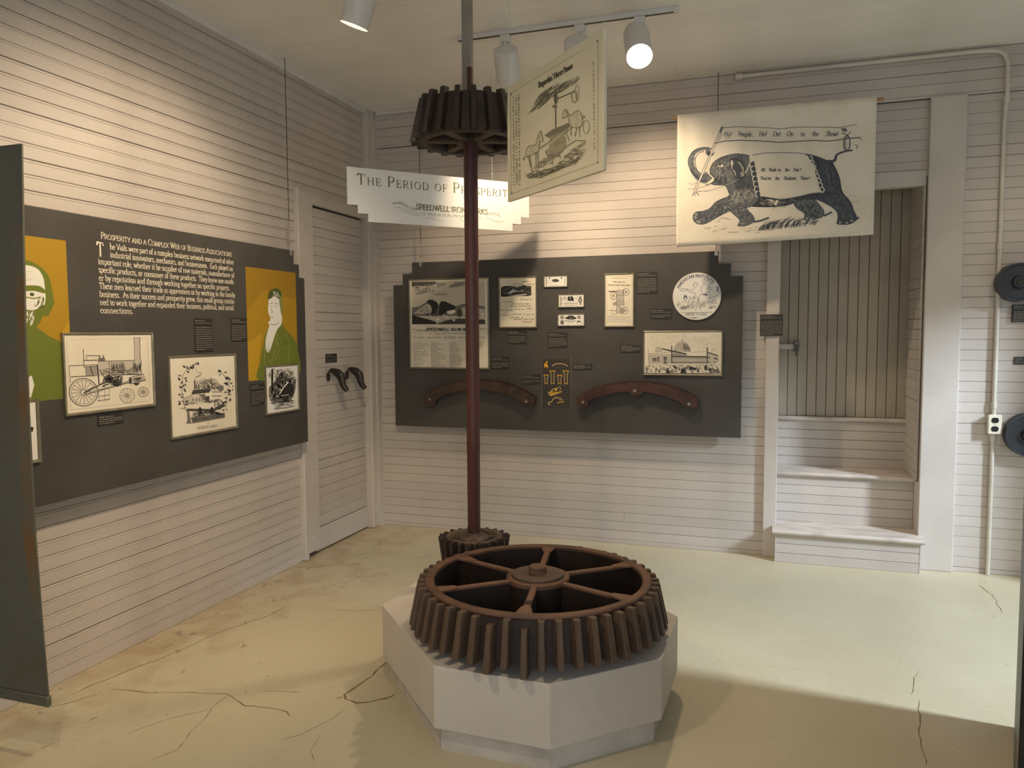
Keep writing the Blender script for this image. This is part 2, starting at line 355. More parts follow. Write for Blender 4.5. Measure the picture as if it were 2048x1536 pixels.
class Ink:
    """flat print: polygons and pen strokes in drawing units, mapped to a sheet's local x/z"""
    def __init__(s, fmap, y=-0.001, step=0.000012):
        s.m = fmap; s.v = []; s.f = []; s.c = []; s.y = y; s.step = step; s.k = 0
    def poly(s, pts, col):
        n = len(s.v); y = s.y - s.step * s.k; s.k += 1
        for p in pts:
            a = s.m(p[0], p[1]); s.v.append((a[0], y, a[1]))
        s.f.append(tuple(range(n, n + len(pts)))); s.c.append(col)
    def _strip(s, L, Rr, col):
        n = len(s.v); y = s.y - s.step * s.k
        for a, b in zip(L, Rr):
            A = s.m(*a); B = s.m(*b); s.v += [(A[0], y, A[1]), (B[0], y, B[1])]
        for i in range(len(L) - 1):
            s.f.append((n + 2 * i, n + 2 * i + 1, n + 2 * i + 3, n + 2 * i + 2)); s.c.append(col)
    def line(s, pts, w, col, nib=None):
        """w: width or list of widths; nib=(thin, thick): width follows the stroke direction"""
        if len(pts) < 2: return
        s.k += 1; n = len(pts); L = []; Rr = []
        for i in range(n):
            a = pts[max(i - 1, 0)]; b = pts[min(i + 1, n - 1)]
            dx, dy = b[0] - a[0], b[1] - a[1]; l = math.hypot(dx, dy) or 1; nx, ny = -dy / l, dx / l
            k = 1.0
            if 0 < i < n - 1:
                d1 = (pts[i][0] - a[0], pts[i][1] - a[1]); l1 = math.hypot(*d1) or 1
                k = min(1.6, 1 / max(0.5, abs(-d1[1] / l1 * nx + d1[0] / l1 * ny)))
            if nib:
                an = math.atan2(dy, dx); ww = nib[0] + (nib[1] - nib[0]) * abs(math.sin(an + 0.32)) ** 1.3
            else: ww = w[i] if isinstance(w, (list, tuple)) else w
            h = ww / 2 * k; p = pts[i]
            L.append((p[0] + nx * h, p[1] + ny * h)); Rr.append((p[0] - nx * h, p[1] - ny * h))
        s._strip(L, Rr, col)
    def ring(s, cx, cy, rx, ry, w, col, a0=0, a1=360, n=24): s.line(arc(cx, cy, rx, ry, a0, a1, n), w, col)
    def disc(s, cx, cy, rx, ry, col, n=18): s.poly(arc(cx, cy, rx, ry, 0, 360, n)[:-1], col)
    def rect(s, x0, y0, x1, y1, col): s.poly([(x0, y0), (x1, y0), (x1, y1), (x0, y1)], col)
    def width(s, t, size, cond=1.0, track=0.0):
        return sum(GL.get(c, GL['o'])[0] * cond + track for c in t) * size
    def text(s, t, x, y, size, col, up=1, cond=1.0, thin=.05, thick=.13, slant=0.0, small=None, track=0.0, path=None, fit=None, only=None):
        """baseline start x,y; up=-1 when drawing units run downwards; small: size of small capitals; fit: total width"""
        def sz(c): return small if (small and c.islower()) else size
        if fit:
            cond *= fit / sum((GL.get(c.upper() if small else c, GL['o'])[0] * cond + track) * sz(c) for c in t)
        cx = 0.0; s.k += 1; k0 = s.k
        for ci, c in enumerate(t):
            s.k = k0; S = sz(c); g = GL.get(c.upper() if small else c, GL['o'])
            def tr(a, b, cx=cx, S=S):
                lx = cx + (a * cond + b * slant) * S; ly = b * S
                if path: return path(lx, ly)
                return (x + lx, y + up * ly)
            if g[1] and (only is None or only[0] <= ci < only[1]):
                for st in g[1].split(';'):
                    q = st.split(); v = [float(z) for z in q[1:]]
                    if q[0] == 'p': P = [(v[i], v[i + 1]) for i in range(0, len(v), 2)]
                    elif q[0] == 'a': P = arc(v[0], v[1], v[2], v[3], v[4], v[5], 12 if abs(v[5] - v[4]) > 200 else 7)
                    elif q[0] == 's': P = [(v[0] - .1, v[1]), (v[0] + .1, v[1])]
                    elif q[0] == 'd':
                        s.poly([tr(*z) for z in arc(v[0], v[1], .075, .075, 0, 360, 6)[:-1]], col); continue
                    nb = (thin * S, thick * S)
                    s.k = k0
                    if q[0] == 's': s.line([tr(*z) for z in P], thin * S * 1.2, col)
                    else: s.line([tr(*z) for z in P], 0, col, nib=nb)
            cx += (g[0] * cond + track) * S
        s.k = k0 + 1
        return cx
    def words(s, x0, x1, y, h, col, up=1, fill=1.0, wl=(1.5, 5)):
        """a line of print too small to read: word-long dashes"""
        x = x0; end = x0 + (x1 - x0) * fill; k0 = s.k
        while x < end:
            s.k = k0
            l = min(h * random.uniform(*wl), end - x)
            if l > h * .3:
                s.poly([(x, y), (x + l, y), (x + l, y + up * h * random.uniform(.4, .6)), (x, y + up * h * random.uniform(.4, .6))], col)
            x += l + h * .5
    def script(s, x0, x1, y, h, col, w, up=1, seed=0):
        """a handwritten line: joined loops with gaps between words"""
        r = random.Random(seed); x = x0
        while x < x1:
            l = min(h * r.uniform(2, 6), x1 - x); n = max(4, int(l / h * 4)); pts = []
            for i in range(n):
                hh = (r.random() < .2 and 1.0 or .5) * h
                pts.append((x + l * i / n + (i % 2) * h * .1, y + up * (hh if i % 2 else r.uniform(-.1, .05) * h)))
            s.line(pts, w, col); x += l + h * .6
    def hatch(s, pts, n, length, ang, w, col, seed=1, jit=25):
        """short pen strokes scattered inside a polygon"""
        r = random.Random(seed); xs = [p[0] for p in pts]; ys = [p[1] for p in pts]
        def inside(x, y):
            c = False; j = len(pts) - 1
            for i in range(len(pts)):
                if (pts[i][1] > y) != (pts[j][1] > y) and x < (pts[j][0] - pts[i][0]) * (y - pts[i][1]) / (pts[j][1] - pts[i][1]) + pts[i][0]: c = not c
                j = i
            return c
        done = 0; k0 = s.k
        for _ in range(n * 6):
            s.k = k0
            if done >= n: break
            x = r.uniform(min(xs), max(xs)); y = r.uniform(min(ys), max(ys)); a = R2(ang + r.uniform(-jit, jit)); l = length * r.uniform(.5, 1.2) / 2
            A = (x - l * math.cos(a), y - l * math.sin(a)); B = (x + l * math.cos(a), y + l * math.sin(a))
            if inside(*A) and inside(*B):
                s.line([A, (x + r.uniform(-.1, .1) * l, y + r.uniform(-.1, .1) * l), B], [w * .4, w, w * .4], col); done += 1
    def out(s, name, parent):
        me = bpy.data.meshes.new(name); me.from_pydata(s.v, [], s.f)
        ca = me.color_attributes.new('Col', 'FLOAT_COLOR', 'CORNER')
        i = 0
        for pl, c in zip(me.polygons, s.c):
            for _ in range(pl.loop_total): ca.data[i].color = c; i += 1
        me.update(); o = newobj(name, me, INKM, parent); return o
K0, K1, K2, K3, K4 = lin('#2A2724'), lin('#4A4641'), lin('#77716A'), lin('#A39B8E'), lin('#C9BFAE')
CREAM, INKW = lin('#F0E7D2'), lin('#F2EEE4')

def homog(quad, x0, z0, x1, z1):
    """drawing quad TL,TR,BR,BL -> sheet rectangle, perspective correct"""
    dst = [(x0, z1), (x1, z1), (x1, z0), (x0, z0)]
    A = []; B = []
    for (u, v), (X, Z) in zip(quad, dst):
        A.append([u, v, 1, 0, 0, 0, -u * X, -v * X]); B.append(X)
        A.append([0, 0, 0, u, v, 1, -u * Z, -v * Z]); B.append(Z)
    n = 8; Mx = [r[:] + [b] for r, b in zip(A, B)]
    for i in range(n):
        p = max(range(i, n), key=lambda r: abs(Mx[r][i])); Mx[i], Mx[p] = Mx[p], Mx[i]
        for r in range(n):
            if r != i:
                k = Mx[r][i] / Mx[i][i]
                for c in range(i, n + 1): Mx[r][c] -= k * Mx[i][c]
    h = [Mx[i][n] / Mx[i][i] for i in range(n)]
    def f(u, v):
        d = h[6] * u + h[7] * v + 1
        return ((h[0] * u + h[1] * v + h[2]) / d, (h[3] * u + h[4] * v + h[5]) / d)
    return f

# ------------------------------------------------------------------ boards
_bm_cache = {}
def board_mesh(L, p, t=0.018, gap=0.0024, bead=False, ch=0.0022):
    key = (round(L, 4), round(p, 5), t, gap, bead)
    if key in _bm_cache: return _bm_cache[key]
    h = p - gap
    prof = [(t, 0), (ch, 0), (0, ch)]
    if bead: prof += [(0, h - .0125), (.0028, h - .0105), (0, h - .0085)]
    prof += [(0, h - ch), (ch, h), (t, h)]
    n = len(prof)
    vs = [(0, y, z) for y, z in prof] + [(L, y, z) for y, z in prof]
    fs = [tuple(range(n)), tuple(range(2 * n - 1, n - 1, -1))] + [(i, n + i, n + i + 1, i + 1) for i in range(n - 1)] + [(n - 1, 2 * n - 1, n, 0)]
    me = bpy.data.meshes.new('board'); me.from_pydata(vs, [], fs); me.update()
    bm = bmesh.new(); bm.from_mesh(me); bmesh.ops.recalc_face_normals(bm, faces=bm.faces); bm.to_mesh(me); bm.free()
    _bm_cache[key] = me; return me
def boards(parent, x0, y0, rz, L, z0, z1, p, zbase, m, bead=False, jit=0.0012, gap=0.0024, joints=0.0):
    """horizontal boards from z0 to z1; rows start at zbase + k*p; runs L along local x from (x0, y0)"""
    rr = random.Random(int(abs(x0) * 1000 + abs(z0) * 77 + L * 13))
    k = math.floor((z0 - zbase) / p + 1e-6)
    while zbase + k * p < z1 - 0.004:
        a = max(z0, zbase + k * p); b = min(z1, zbase + (k + 1) * p); k += 1
        if b - a < 0.008: continue
        runs = [(0, L)]
        if rr.random() < joints and L > 1.5:
            c = rr.uniform(.25, .75) * L; c = round(c, 1); runs = [(0, c - .0012), (c, L - c)]
        off = rr.uniform(0, jit); gv = rr.choice([gap * .35, gap * .5, gap * .5, gap * .7, gap])
        for s, l in runs:
            me = board_mesh(l, b - a, bead=bead, gap=gv)
            o = bpy.data.objects.new('board', me); COL.objects.link(o)
            if not me.materials: me.materials.append(m)
            ex = Vector((math.cos(rz), math.sin(rz), 0)); en = Vector((-math.sin(rz), math.cos(rz), 0))
            o.location = Vector((x0, y0, a)) + ex * s + en * off; o.rotation_euler = (0, 0, rz); o.parent = parent
ZC = 3.164
XR, YF = 5.2, -7.5
PB = 0.0642
# floor
fl = struct(G().box(-0.3, XR + .2, YF - .2, 0.8, -0.12, 0).out('floor', FLOOR))
def crack(px, wpx, name='crack'):
    """a crack in the slab: thin uneven strip a hair above the paint"""
    P = [at(x, y, 2, 0.0) for x, y in px]; Q = []
    rr = random.Random(len(px) * 31 + int(px[0][0]))
    for a, b in zip(P[:-1], P[1:]):
        n = max(2, int((b - a).length / 0.035))
        for i in range(n):
            t = i / n; q = a.lerp(b, t); d = (b - a).normalized()
            q += Vector((-d.y, d.x, 0)) * rr.uniform(-.006, .006) * (0 if i == 0 else 1); Q.append(q)
    Q.append(P[-1]); vs = []; fs = []
    for i, q in enumerate(Q):
        d = (Q[min(i + 1, len(Q) - 1)] - Q[max(i - 1, 0)]).normalized(); nn = Vector((-d.y, d.x, 0))
        wd = wpx * rr.uniform(.35, 1.0) * (0.3 if i in (0, len(Q) - 1) else 1) / 2
        vs += [(q + nn * wd) + Vector((0, 0, .0006)), (q - nn * wd) + Vector((0, 0, .0006))]
    for i in range(len(Q) - 1): fs.append((2 * i, 2 * i + 1, 2 * i + 3, 2 * i + 2))
    return mesh(name, vs, fs, CRACK, fl)
crack([(773, 1323), (745, 1352), (715, 1372), (688, 1390), (690, 1398), (712, 1406), (740, 1404), (772, 1397), (790, 1388)], .012)
crack([(688, 1394), (672, 1398)], .01)
crack([(575, 1212), (530, 1234), (462, 1256), (440, 1264), (366, 1298), (310, 1322), (240, 1348), (190, 1368), (140, 1390)], .006)
crack([(225, 1378), (290, 1385), (350, 1385), (450, 1387), (470, 1398), (490, 1412), (540, 1416), (575, 1424), (582, 1432)], .006)
crack([(455, 1392), (430, 1410), (415, 1430), (385, 1460), (372, 1480)], .004)
crack([(600, 1385), (562, 1382), (520, 1384)], .005)
crack([(1838, 1400), (1836, 1420), (1840, 1440), (1838, 1470), (1844, 1500), (1852, 1532)], .005)
crack([(1836, 1342), (1828, 1362), (1822, 1390)], .004)
crack([(1958, 1170), (1985, 1190), (2004, 1226)], .006)
crack([(620, 1178), (700, 1163), (760, 1132), (790, 1130)], .003)
crack([(656, 1219), (720, 1222), (760, 1220)], .003)
crack([(640, 1470), (622, 1500), (630, 1530)], .003)
crack([(560, 1480), (600, 1470), (660, 1440), (690, 1420)], .003)
crack([(70, 1420), (130, 1408), (205, 1386)], .006)
crack([(250, 1470), (330, 1440), (420, 1418)], .003)
crack([(300, 1520), (355, 1500), (372, 1480)], .004)
crack([(592, 1136), (650, 1132), (735, 1128)], .004)

# ceiling of narrow boards
ce = struct(G().box(-0.3, XR + .2, YF - .2, 0.8, ZC + .012, ZC + .12).out('ceiling', GAP))
_cb = board_mesh(XR + .35, PB, t=0.012, gap=0.0013, ch=0.0008)
_cb.materials.append(CEIL)
for i in range(52):
    o = bpy.data.objects.new('ceiling_board', _cb); COL.objects.link(o); o.parent = ce
    o.rotation_euler = (math.pi / 2, 0, 0); o.location = (-.1, -i * PB + .02, ZC + random.uniform(0, .0006))
G().box(-.1, XR + .2, YF - .1, -51 * PB, ZC, ZC + .012).out('ceiling_sheet', CEIL, ce)

# left wall: boards on a dark backing
wl = struct(G().box(-.2, -.019, YF - .1, -1.0, -.02, ZC).box(-.2, -.019, -1.0, 0.1, 2.42, ZC).out('wall_left', GAP))
boards(wl, 0, YF, math.pi / 2, -1.035 - YF, 0.0, 2.4112, .0636, .058, WALL, bead=True, gap=.0042)
boards(wl, 0, YF, math.pi / 2, -0.135 - YF, 2.4112, ZC - .03, .0636, .058, WALL, bead=True, gap=.0042)
# door in the left wall, boarded over
d1 = struct(G().box(-.2, -.041, -1.0, -.1, -.02, 2.42).out('door_1', GAP), 'boarded door of horizontal planks beside the corner post')
boards(d1, -.022, -.845, math.pi / 2, .705, .17, 2.352, .0636, .058, WALL, jit=.002, gap=.003)
G().bbox(-.04, -.012, -.845, -.14, .012, .165, .003).out('bottom_rail', WALLX, d1)
t1 = struct(empty('trim_1', (0, -.99, 0)), 'vertical plank casing at the hinge side of the boarded door')
G().bbox(-.02, .016, 0, .145, .035, 2.425, .004).out('casing_plank', WALLX, t1)
G().bbox(-.02, .03, -.045, -.004, .002, 2.44, .006).out('edge_strip', WALLX, t1)
for z in (2.21, .125):
    G().tube([(.012, .07, z), (.022, .07, z)], .022, 14).out('bolt_cover', WALLX, t1)
struct(G().bbox(-.02, .02, -.845, -.06, 2.355, 2.425, .004).out('trim_2', WALLX), 'horizontal board above the boarded door')
struct(G().bbox(-.1, .036, -.135, .02, 0, ZC, .006).box(.03, .05, -.06, .02, 0, ZC).out('trim_3', WALLX), 'square painted corner post between left and back walls')
# strip between left wall and ceiling
struct(G().bbox(-.01, .036, YF, -.135, ZC - .034, ZC + .004, .006).out('trim_4', WHITE), 'white strip between left wall and ceiling')

# back wall
wb = struct(G().box(-.1, 2.92, .019, .12, 0, ZC).box(2.92, 3.84, .03, .1, 2.46, ZC).box(3.84, XR + .1, .019, .12, 0, ZC).out('wall_back', GAP))
boards(wb, .05, 0, 0, 2.83, 0, 2.90, PB, .03, WALL, joints=.12, gap=.0022)
boards(wb, 3.99, 0, 0, XR - 3.99, 0, 2.90, PB, .03, WALL, gap=.0022)
boards(wb, 2.94, .012, 0, .88, 2.48, 2.90, PB, .03, WALL, gap=.0022)
# thicker upper course, carried on a ledge
boards(wb, .04, -.022, 0, XR - .04, 2.9, ZC, PB, .025, WALL, joints=.5, gap=.0026)
G().box(.04, XR, -.004, .03, 2.901, ZC).out('header_backing', GAP, wb)
struct(G().bbox(.07, .42, -.062, -.03, ZC - .03, ZC + .002, .005).out('trim_5', WHITE), 'short white strip under the ceiling in the back corner')
struct(G().bbox(2.878, 2.962, -.03, .44, 0, 2.90, .004).out('trim_6', WALLX), 'painted post on the left of the stair opening')
struct(G().bbox(3.80, 3.998, -.032, .44, 0, 2.90, .004).out('trim_7', WALLX), 'wide painted post on the right of the stair opening')
struct(G().bbox(2.96, 3.80, .004, .08, 2.385, 2.478, .003).out('trim_8', WALLX), 'lintel board across the top of the stair opening')
# the closet behind the opening: soffit, boarded right side, plank door
sr = struct(G().box(2.94, 3.84, .08, .5, 2.44, 2.47).out('trim_9', WALLX), 'soffit over the stair recess')
sw = struct(G().box(3.795, 3.80, .0, .44, .55, 2.44).out('wall_stair_side', GAP), 'boarded right side of the stair recess')
boards(sw, 3.782, .44, -math.pi / 2, .43, .56, 2.44, PB, .03, WALL)
d2 = struct(G().box(2.95, 3.80, .445, .47, .85, 2.46).out('door_2', GAP), 'closed door of vertical planks above the steps')
x = 2.966; k = 0
while x < 3.78:
    wv = min(.0635, 3.785 - x)
    pl = G().prism([(x + .0014, .445), (x + .0014, .428), (x + .004, .4245), (x + wv - .004, .4245), (x + wv - .0014, .428), (x + wv - .0014, .445)], .905, 2.44, 'z').out('plank', DOOR_SHADE, d2)
    pl.location.y = random.uniform(0, .0015); x += wv; k += 1
lt = G().bbox(2.962, 3.068, .395, .424, 1.372, 1.408, .003).out('latch_bar', WALLX, d2)
G().bbox(3.066, 3.10, .385, .42, 1.355, 1.43, .004).tube([(3.085, .385, 1.40), (3.085, .37, 1.40), (3.085, .362, 1.36), (3.082, .366, 1.33)], .007, 8).out('latch_keeper', STEEL, lt)

# box steps up to the plank door
st = thing('box_steps', (2.96, -.12, 0), 0, 'white boarded box steps rising to the plank door', 'steps')
def riser(name, x0, x1, y, z0, z1):
    r = G().box(x0, x1, y + .014, y + .03, z0, z1).out(name, GAP, st)
    n = max(1, round((z1 - z0) / .066)); p = (z1 - z0) / n
    me = board_mesh(x1 - x0, p, t=.014, gap=.0022)
    if not me.materials: me.materials.append(WALL)
    for i in range(n):
        o = bpy.data.objects.new('riser_board', me); COL.objects.link(o); o.parent = r; o.location = (x0, y, z0 + i * p)
def tread(x0, x1, y0, y1, z):
    pr = [(y0 + .008, z - .03)] + [(y0 + .012 + .014 * math.cos(R2(a)), z - .014 + .014 * math.sin(R2(a))) for a in range(250, 89, -20)] + [(y1, z), (y1, z - .03)]
    autosmooth(G().prism(pr, x0, x1, 'x').out('tread', TREAD, st))
riser('riser', 0.0, .842, 0, 0, .186)
tread(-.022, .86, -.028, .27, .216)
G().box(.838, .846, -.002, .12, 0, .186).out('side_board', WALLX, st)
G().box(-.004, .002, -.003, .12, 0, .186).out('corner_bead', WALLX, st)
riser('riser', 0.003, .838, .26, .216, .525)
tread(.003, .838, .232, .55, .555)
riser('riser', 0.003, .838, .532, .555, .872)
tread(.003, .838, .508, .56, .902)

# unseen sides of the room
wr = struct(G().box(XR, XR + .1, -.7, .1, 0, ZC).box(XR, XR + .1, -4.7, -2.45, 0, ZC).box(XR, XR + .1, -2.45, -.7, 2.1, ZC)
            .box(XR, XR + .1, -6.1, -4.7, 0, 1.0).box(XR, XR + .1, -6.1, -4.7, 2.4, ZC).box(XR, XR + .1, YF, -6.1, 0, ZC).out('wall_right', WALLX))
wf = struct(G().box(-.2, 1.5, YF - .1, YF, 0, ZC).box(4.3, XR + .1, YF - .1, YF, 0, ZC).box(1.5, 4.3, YF - .1, YF, 0, .95).box(1.5, 4.3, YF - .1, YF, 2.55, ZC).out('wall_front', WALLX))

# ------------------------------------------------------------------ plinth
def oct_pts():
    v = [Vector((1.305, -2.378))]
    for k, L in enumerate([.675, .43, .46, .43, .675, .43, .46]):
        a = R2(-46.5 + 45 * k); v.append(v[-1] + L * Vector((math.cos(a), math.sin(a))))
    return v
OV = oct_pts(); OC = sum(OV, Vector((0, 0))) / 8
def inset(vs, d):
    n = len(vs); o = []
    for i in range(n):
        a, b, c = vs[i - 1], vs[i], vs[(i + 1) % n]
        d1 = (b - a).normalized(); d2 = (c - b).normalized(); n1 = Vector((-d1.y, d1.x)); n2 = Vector((-d2.y, d2.x))
        bis = (n1 + n2).normalized(); o.append(b + bis * (d / bis.dot(n1)))
    return o
pt = thing('octagonal_plinth', (OC.x, OC.y, 0), 0, 'low octagonal off-white plinth carrying the big toothed gear', 'plinth')
ol = [v - OC for v in OV]
b = G().prism([tuple(v) for v in ol], .09, .32, 'z').out('plinth_body', PLINTH, pt)
md = b.modifiers.new('bevel', 'BEVEL'); md.width = .003; md.segments = 2
G().prism([tuple(v) for v in inset(ol, .03)], 0, .09, 'z').out('kick_base', KICK, pt)

# ------------------------------------------------------------------ gears
def bevel_tooth(rt0, rt1, zt, rb0, rb1, zb, wt, wb):
    """one tooth along local +x: root and tip radius at top and bottom, widths"""
    g = G(); V = []
    for (r0, r1, z, wd) in ((rb0, rb1, zb, wb), (rt0, rt1, zt, wt)):
        V += [(r0, -wd * .62, z), (r1 - .004, -wd * .46, z), (r1, -wd * .34, z), (r1, wd * .34, z), (r1 - .004, wd * .46, z), (r0, wd * .62, z)]
    return g.add(V, [(5, 4, 3, 2, 1, 0), (6, 7, 8, 9, 10, 11)] + [(i, (i + 1) % 6, 6 + (i + 1) % 6, 6 + i) for i in range(6)])
def gear_teeth(parent, n, ph, m, mk, drop=None):
    base = mk.out('tooth', m, parent); rr = random.Random(n)
    for i in range(n):
        o = base if i == 0 else base.copy()
        if i: COL.objects.link(o)
        o.parent = parent; o.rotation_euler = (0, 0, ph + 2 * math.pi * i / n + rr.uniform(-.006, .006))
        o.location.z = rr.uniform(-.004, .002) - (drop(i) if drop else 0)
GX, GY = 2.022, -2.41
bg = thing('bevel_gear', (GX, GY, .32), 0, 'large horizontal brown wooden gear with six spokes on the octagonal plinth', 'gear')
# local z 0 = plinth top
rim = G().lathe([(.470, .052), (.441, .200), (.417, .200), (.415, .052)], 72, closed=True).out('rim', WOODSIDE_SHADE, bg)
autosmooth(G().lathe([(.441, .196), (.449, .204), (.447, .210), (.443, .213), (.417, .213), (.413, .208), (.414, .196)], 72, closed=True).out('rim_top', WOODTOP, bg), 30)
autosmooth(rim, 30)
autosmooth(G().lathe([(.416, .07), (.4145, .199), (.4115, .199), (.412, .07)], 72, closed=True).out('rim_inner_shade', WOODIN_SHADE, bg))  # thin dark sleeve painting the shade on the rim's inner face
G().lathe([(.0001, .06), (.415, .06), (.415, .074), (.0001, .074)], 48).out('web_plate', WOODIN_SHADE, bg)
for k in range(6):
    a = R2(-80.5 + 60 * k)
    sd = G().box(.115, .416, -.0125, .0125, .07, .199).out('spoke_web', WOODIN_SHADE, bg); sd.rotation_euler = (0, 0, a)
    sp = G().bbox(.115, .42, -.013, .013, .193, .207, .003).add(
        [(.34, -.016, .202), (.42, -.034, .202), (.42, .034, .202), (.34, .016, .202), (.34, -.016, .2085), (.42, -.034, .2085), (.42, .034, .2085), (.34, .016, .2085)],
        [(3, 2, 1, 0), (4, 5, 6, 7), (0, 1, 5, 4), (1, 2, 6, 5), (2, 3, 7, 6), (3, 0, 4, 7)]).out('spoke', WOODTOP, bg)
    sp.rotation_euler = (0, 0, a)
hub = autosmooth(G().lathe([(.0001, 0), (.118, 0), (.126, .03), (.126, .197), (.0001, .197)], 48).out('hub', WOODIN_SHADE, bg), 30)
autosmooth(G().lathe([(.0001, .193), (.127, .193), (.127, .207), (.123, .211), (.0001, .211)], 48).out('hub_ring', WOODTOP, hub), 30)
autosmooth(G().lathe([(.0001, .209), (.104, .209), (.104, .218), (.101, .221), (.0001, .221)], 48).out('hub_disc', PINTOP, hub), 30)
autosmooth(G().lathe([(.0001, .219), (.036, .219), (.036, .246), (.033, .25), (.0001, .25)], 24).out('axle_stub', WOODTOP, hub), 30)
G().bbox(-.012, .012, -.014, .014, .2065, .2115, .001).out('inlay_patch', DARKG, bg).location = (.30 * math.cos(R2(-80.5)), .30 * math.sin(R2(-80.5)), 0)
gear_teeth(bg, 49, R2(-94), GREYW, bevel_tooth(.438, .479, .203, .465, .512, .047, .024, .029),
           drop=lambda i: .024 if i in (0, 2) else 0)
for a in (30, 150, 270):
    s_ = G().box(.20, .26, -.03, .03, 0, .061).out('spacer_block', WOODIN_SHADE, bg); s_.rotation_euler = (0, 0, R2(a + 45))

SX, SY = 1.576, -1.962
gs = thing('gear_shaft', (SX, SY, .32), 0, 'tall oxblood shaft with a toothed gear near ceiling and another at its foot', 'shaft')
autosmooth(G().lathe([(.0001, .20), (.030, .20), (.0305, .62), (.0315, .625), (.0315, .66), (.031, .665), (.0325, 2.10), (.0001, 2.10)], 28).out('shaft_rod', SHAFT, gs), 30)
G().bbox(-.011, .011, -.011, .011, 2.0, 2.385, .002).out('upper_spindle', SHAFT, gs)
lg = autosmooth(G().lathe([(.134, .23), (.116, .01), (.08, .01), (.1, .205), (.108, .232), (.112, .236), (.130, .236)], 48, closed=True).out('lower_gear', PINTOP, gs), 30)
autosmooth(G().lathe([(.0001, .19), (.075, .19), (.078, .226), (.06, .236), (.042, .24), (.038, .25), (.0001, .25)], 8).out('hub', PINTOP, lg), 25)
for k in range(4):
    sp = G().bbox(.06, .115, -.011, .011, .03, .232, .002).out('spoke', PINTOP, lg); sp.rotation_euler = (0, 0, R2(-70 + 90 * k))
G().lathe([(.0001, .012), (.115, .012), (.115, .05), (.0001, .05)], 32).out('web_plate', DARKG, lg)
gear_teeth(lg, 22, .1, DARKG, bevel_tooth(.128, .170, .233, .110, .142, .012, .016, .014))
lg.scale = (1, 1, .945)
ZU = 2.042     # underside of the upper gear above the plinth
ug = autosmooth(G().lathe([(.236, ZU), (.244, ZU + .012), (.206, ZU + .178), (.196, ZU + .183), (.17, ZU + .175), (.195, ZU + .012), (.200, ZU)], 64, closed=True).out('upper_gear', DARKG, gs), 30)
for k in range(6):
    sp = G().bbox(.05, .2, -.021, .021, ZU + .004, ZU + .05, .003).out('spoke', GREYW, ug); sp.rotation_euler = (0, 0, R2(20 + 60 * k))
autosmooth(G().lathe([(.0001, ZU - .002), (.062, ZU - .002), (.068, ZU + .006), (.068, ZU + .17), (.0001, ZU + .17)], 32).out('hub', DARKG, ug), 30)
G().lathe([(.0001, ZU + .09), (.19, ZU + .09), (.18, ZU + .11), (.0001, ZU + .11)], 32).out('web_plate', DARKG, ug)
gear_teeth(ug, 21, .06, DARKG, bevel_tooth(.202, .232, ZU + .195, .238, .276, ZU + .004, .026, .030))
q = at(934, 10, 1, SY + .045)
cp = thing('ceiling_post', (q.x, q.y, ZC), 0, 'slim grey square post hanging from ceiling behind the shaft top', 'post')
G().bbox(-.021, .021, -.021, .021, 2.60 - ZC, 0, .003).out('post_body', POSTG, cp)
G().bbox(-.026, .026, -.03, .03, 2.585 - ZC, 2.602 - ZC, .003).out('foot_block', POSTG, cp)

# ------------------------------------------------------------------ track lights
ty = -1.18
tr = thing('light_track', (1.8, ty, ZC), 0, 'white ceiling track with dark slot carrying the spotlights', 'light track')
G().bbox(-.60, .60, -.018, -.009, -.024, 0, .001).bbox(-.60, .60, .009, .018, -.024, 0, .001).out('rail_cheeks', LAMPW, tr)
G().box(-.598, .598, -.009, .009, -.0245, 0).out('slot', SLOT, tr)
G().bbox(.6, .625, -.02, .02, -.03, 0, .003).out('end_cap', LAMPW, tr)
def track_head(anchor, top, lens, label, lit=None, target=None, power=0, glow=BULBOFF, group='white cylinder track lights', angle=70, rad=.045):
    """anchor: clip on the track; top/lens: centres of the can's ends"""
    A, T, B = Vector(anchor), Vector(top), Vector(lens)
    h = thing('track_light', A, 0, label, 'spotlight', group)
    G().bbox(-.028, .028, -.018, .018, -.04, 0, .003).out('clip', LAMPW, h)
    ax = (B - T).normalized(); mid = T + ax * .03
    G().tube([(0, 0, -.036), ((T - A) * .55).to_tuple(), (mid - A).to_tuple()], .007, 8).out('stem', LAMPW, h)
    L = (B - T).length; rot = ax.to_track_quat('Z', 'Y')
    c = autosmooth(G().lathe([(.0001, 0), (.058, 0), (.066, .006), (.068, .02), (.068, L), (.0645, L), (.064, .05), (.0001, .05)], 36).out('can', LAMPW, h), 30)
    c.location = T - A; c.rotation_mode = 'QUATERNION'; c.rotation_quaternion = rot
    l = autosmooth(G().lathe([(.0001, L - .05), (.05, L - .045), (.06, L - .022), (.045, L - .014), (.0001, L - .010)], 28).out('lamp_bulb', glow, h), 60)
    l.location = T - A; l.rotation_mode = 'QUATERNION'; l.rotation_quaternion = rot
    if power:
        spot_light('spot_beam', B + ax * .02, target if target else B + ax, power, WARM, angle, .8, rad)
    return h
def trackpt(px, py): q = at(px, py, 2, ZC - .03); return (q.x, ty, ZC - .025)
track_head(trackpt(1013, 75), at(1010, 98, 1, -1.23), at(1018, 160, 1, -1.10), 'white cylinder spotlight facing the back wall left of the hanging poster', target=(1.15, 0, 1.75), power=46, angle=80)
track_head(trackpt(1160, 52), at(1152, 78, 1, -1.24), at(1160, 140, 1, -1.11), 'white cylinder spotlight half hidden behind the hanging poster', target=(2.25, 0, 1.9), power=60, angle=84)
track_head(trackpt(1278, 32), at(1272, 66, 1, -1.16), at(1279, 113, 1, -1.32), 'white spotlight with its glowing bulb facing the viewer', target=(2.05, -2.6, .4), power=48, glow=BULB, angle=85)
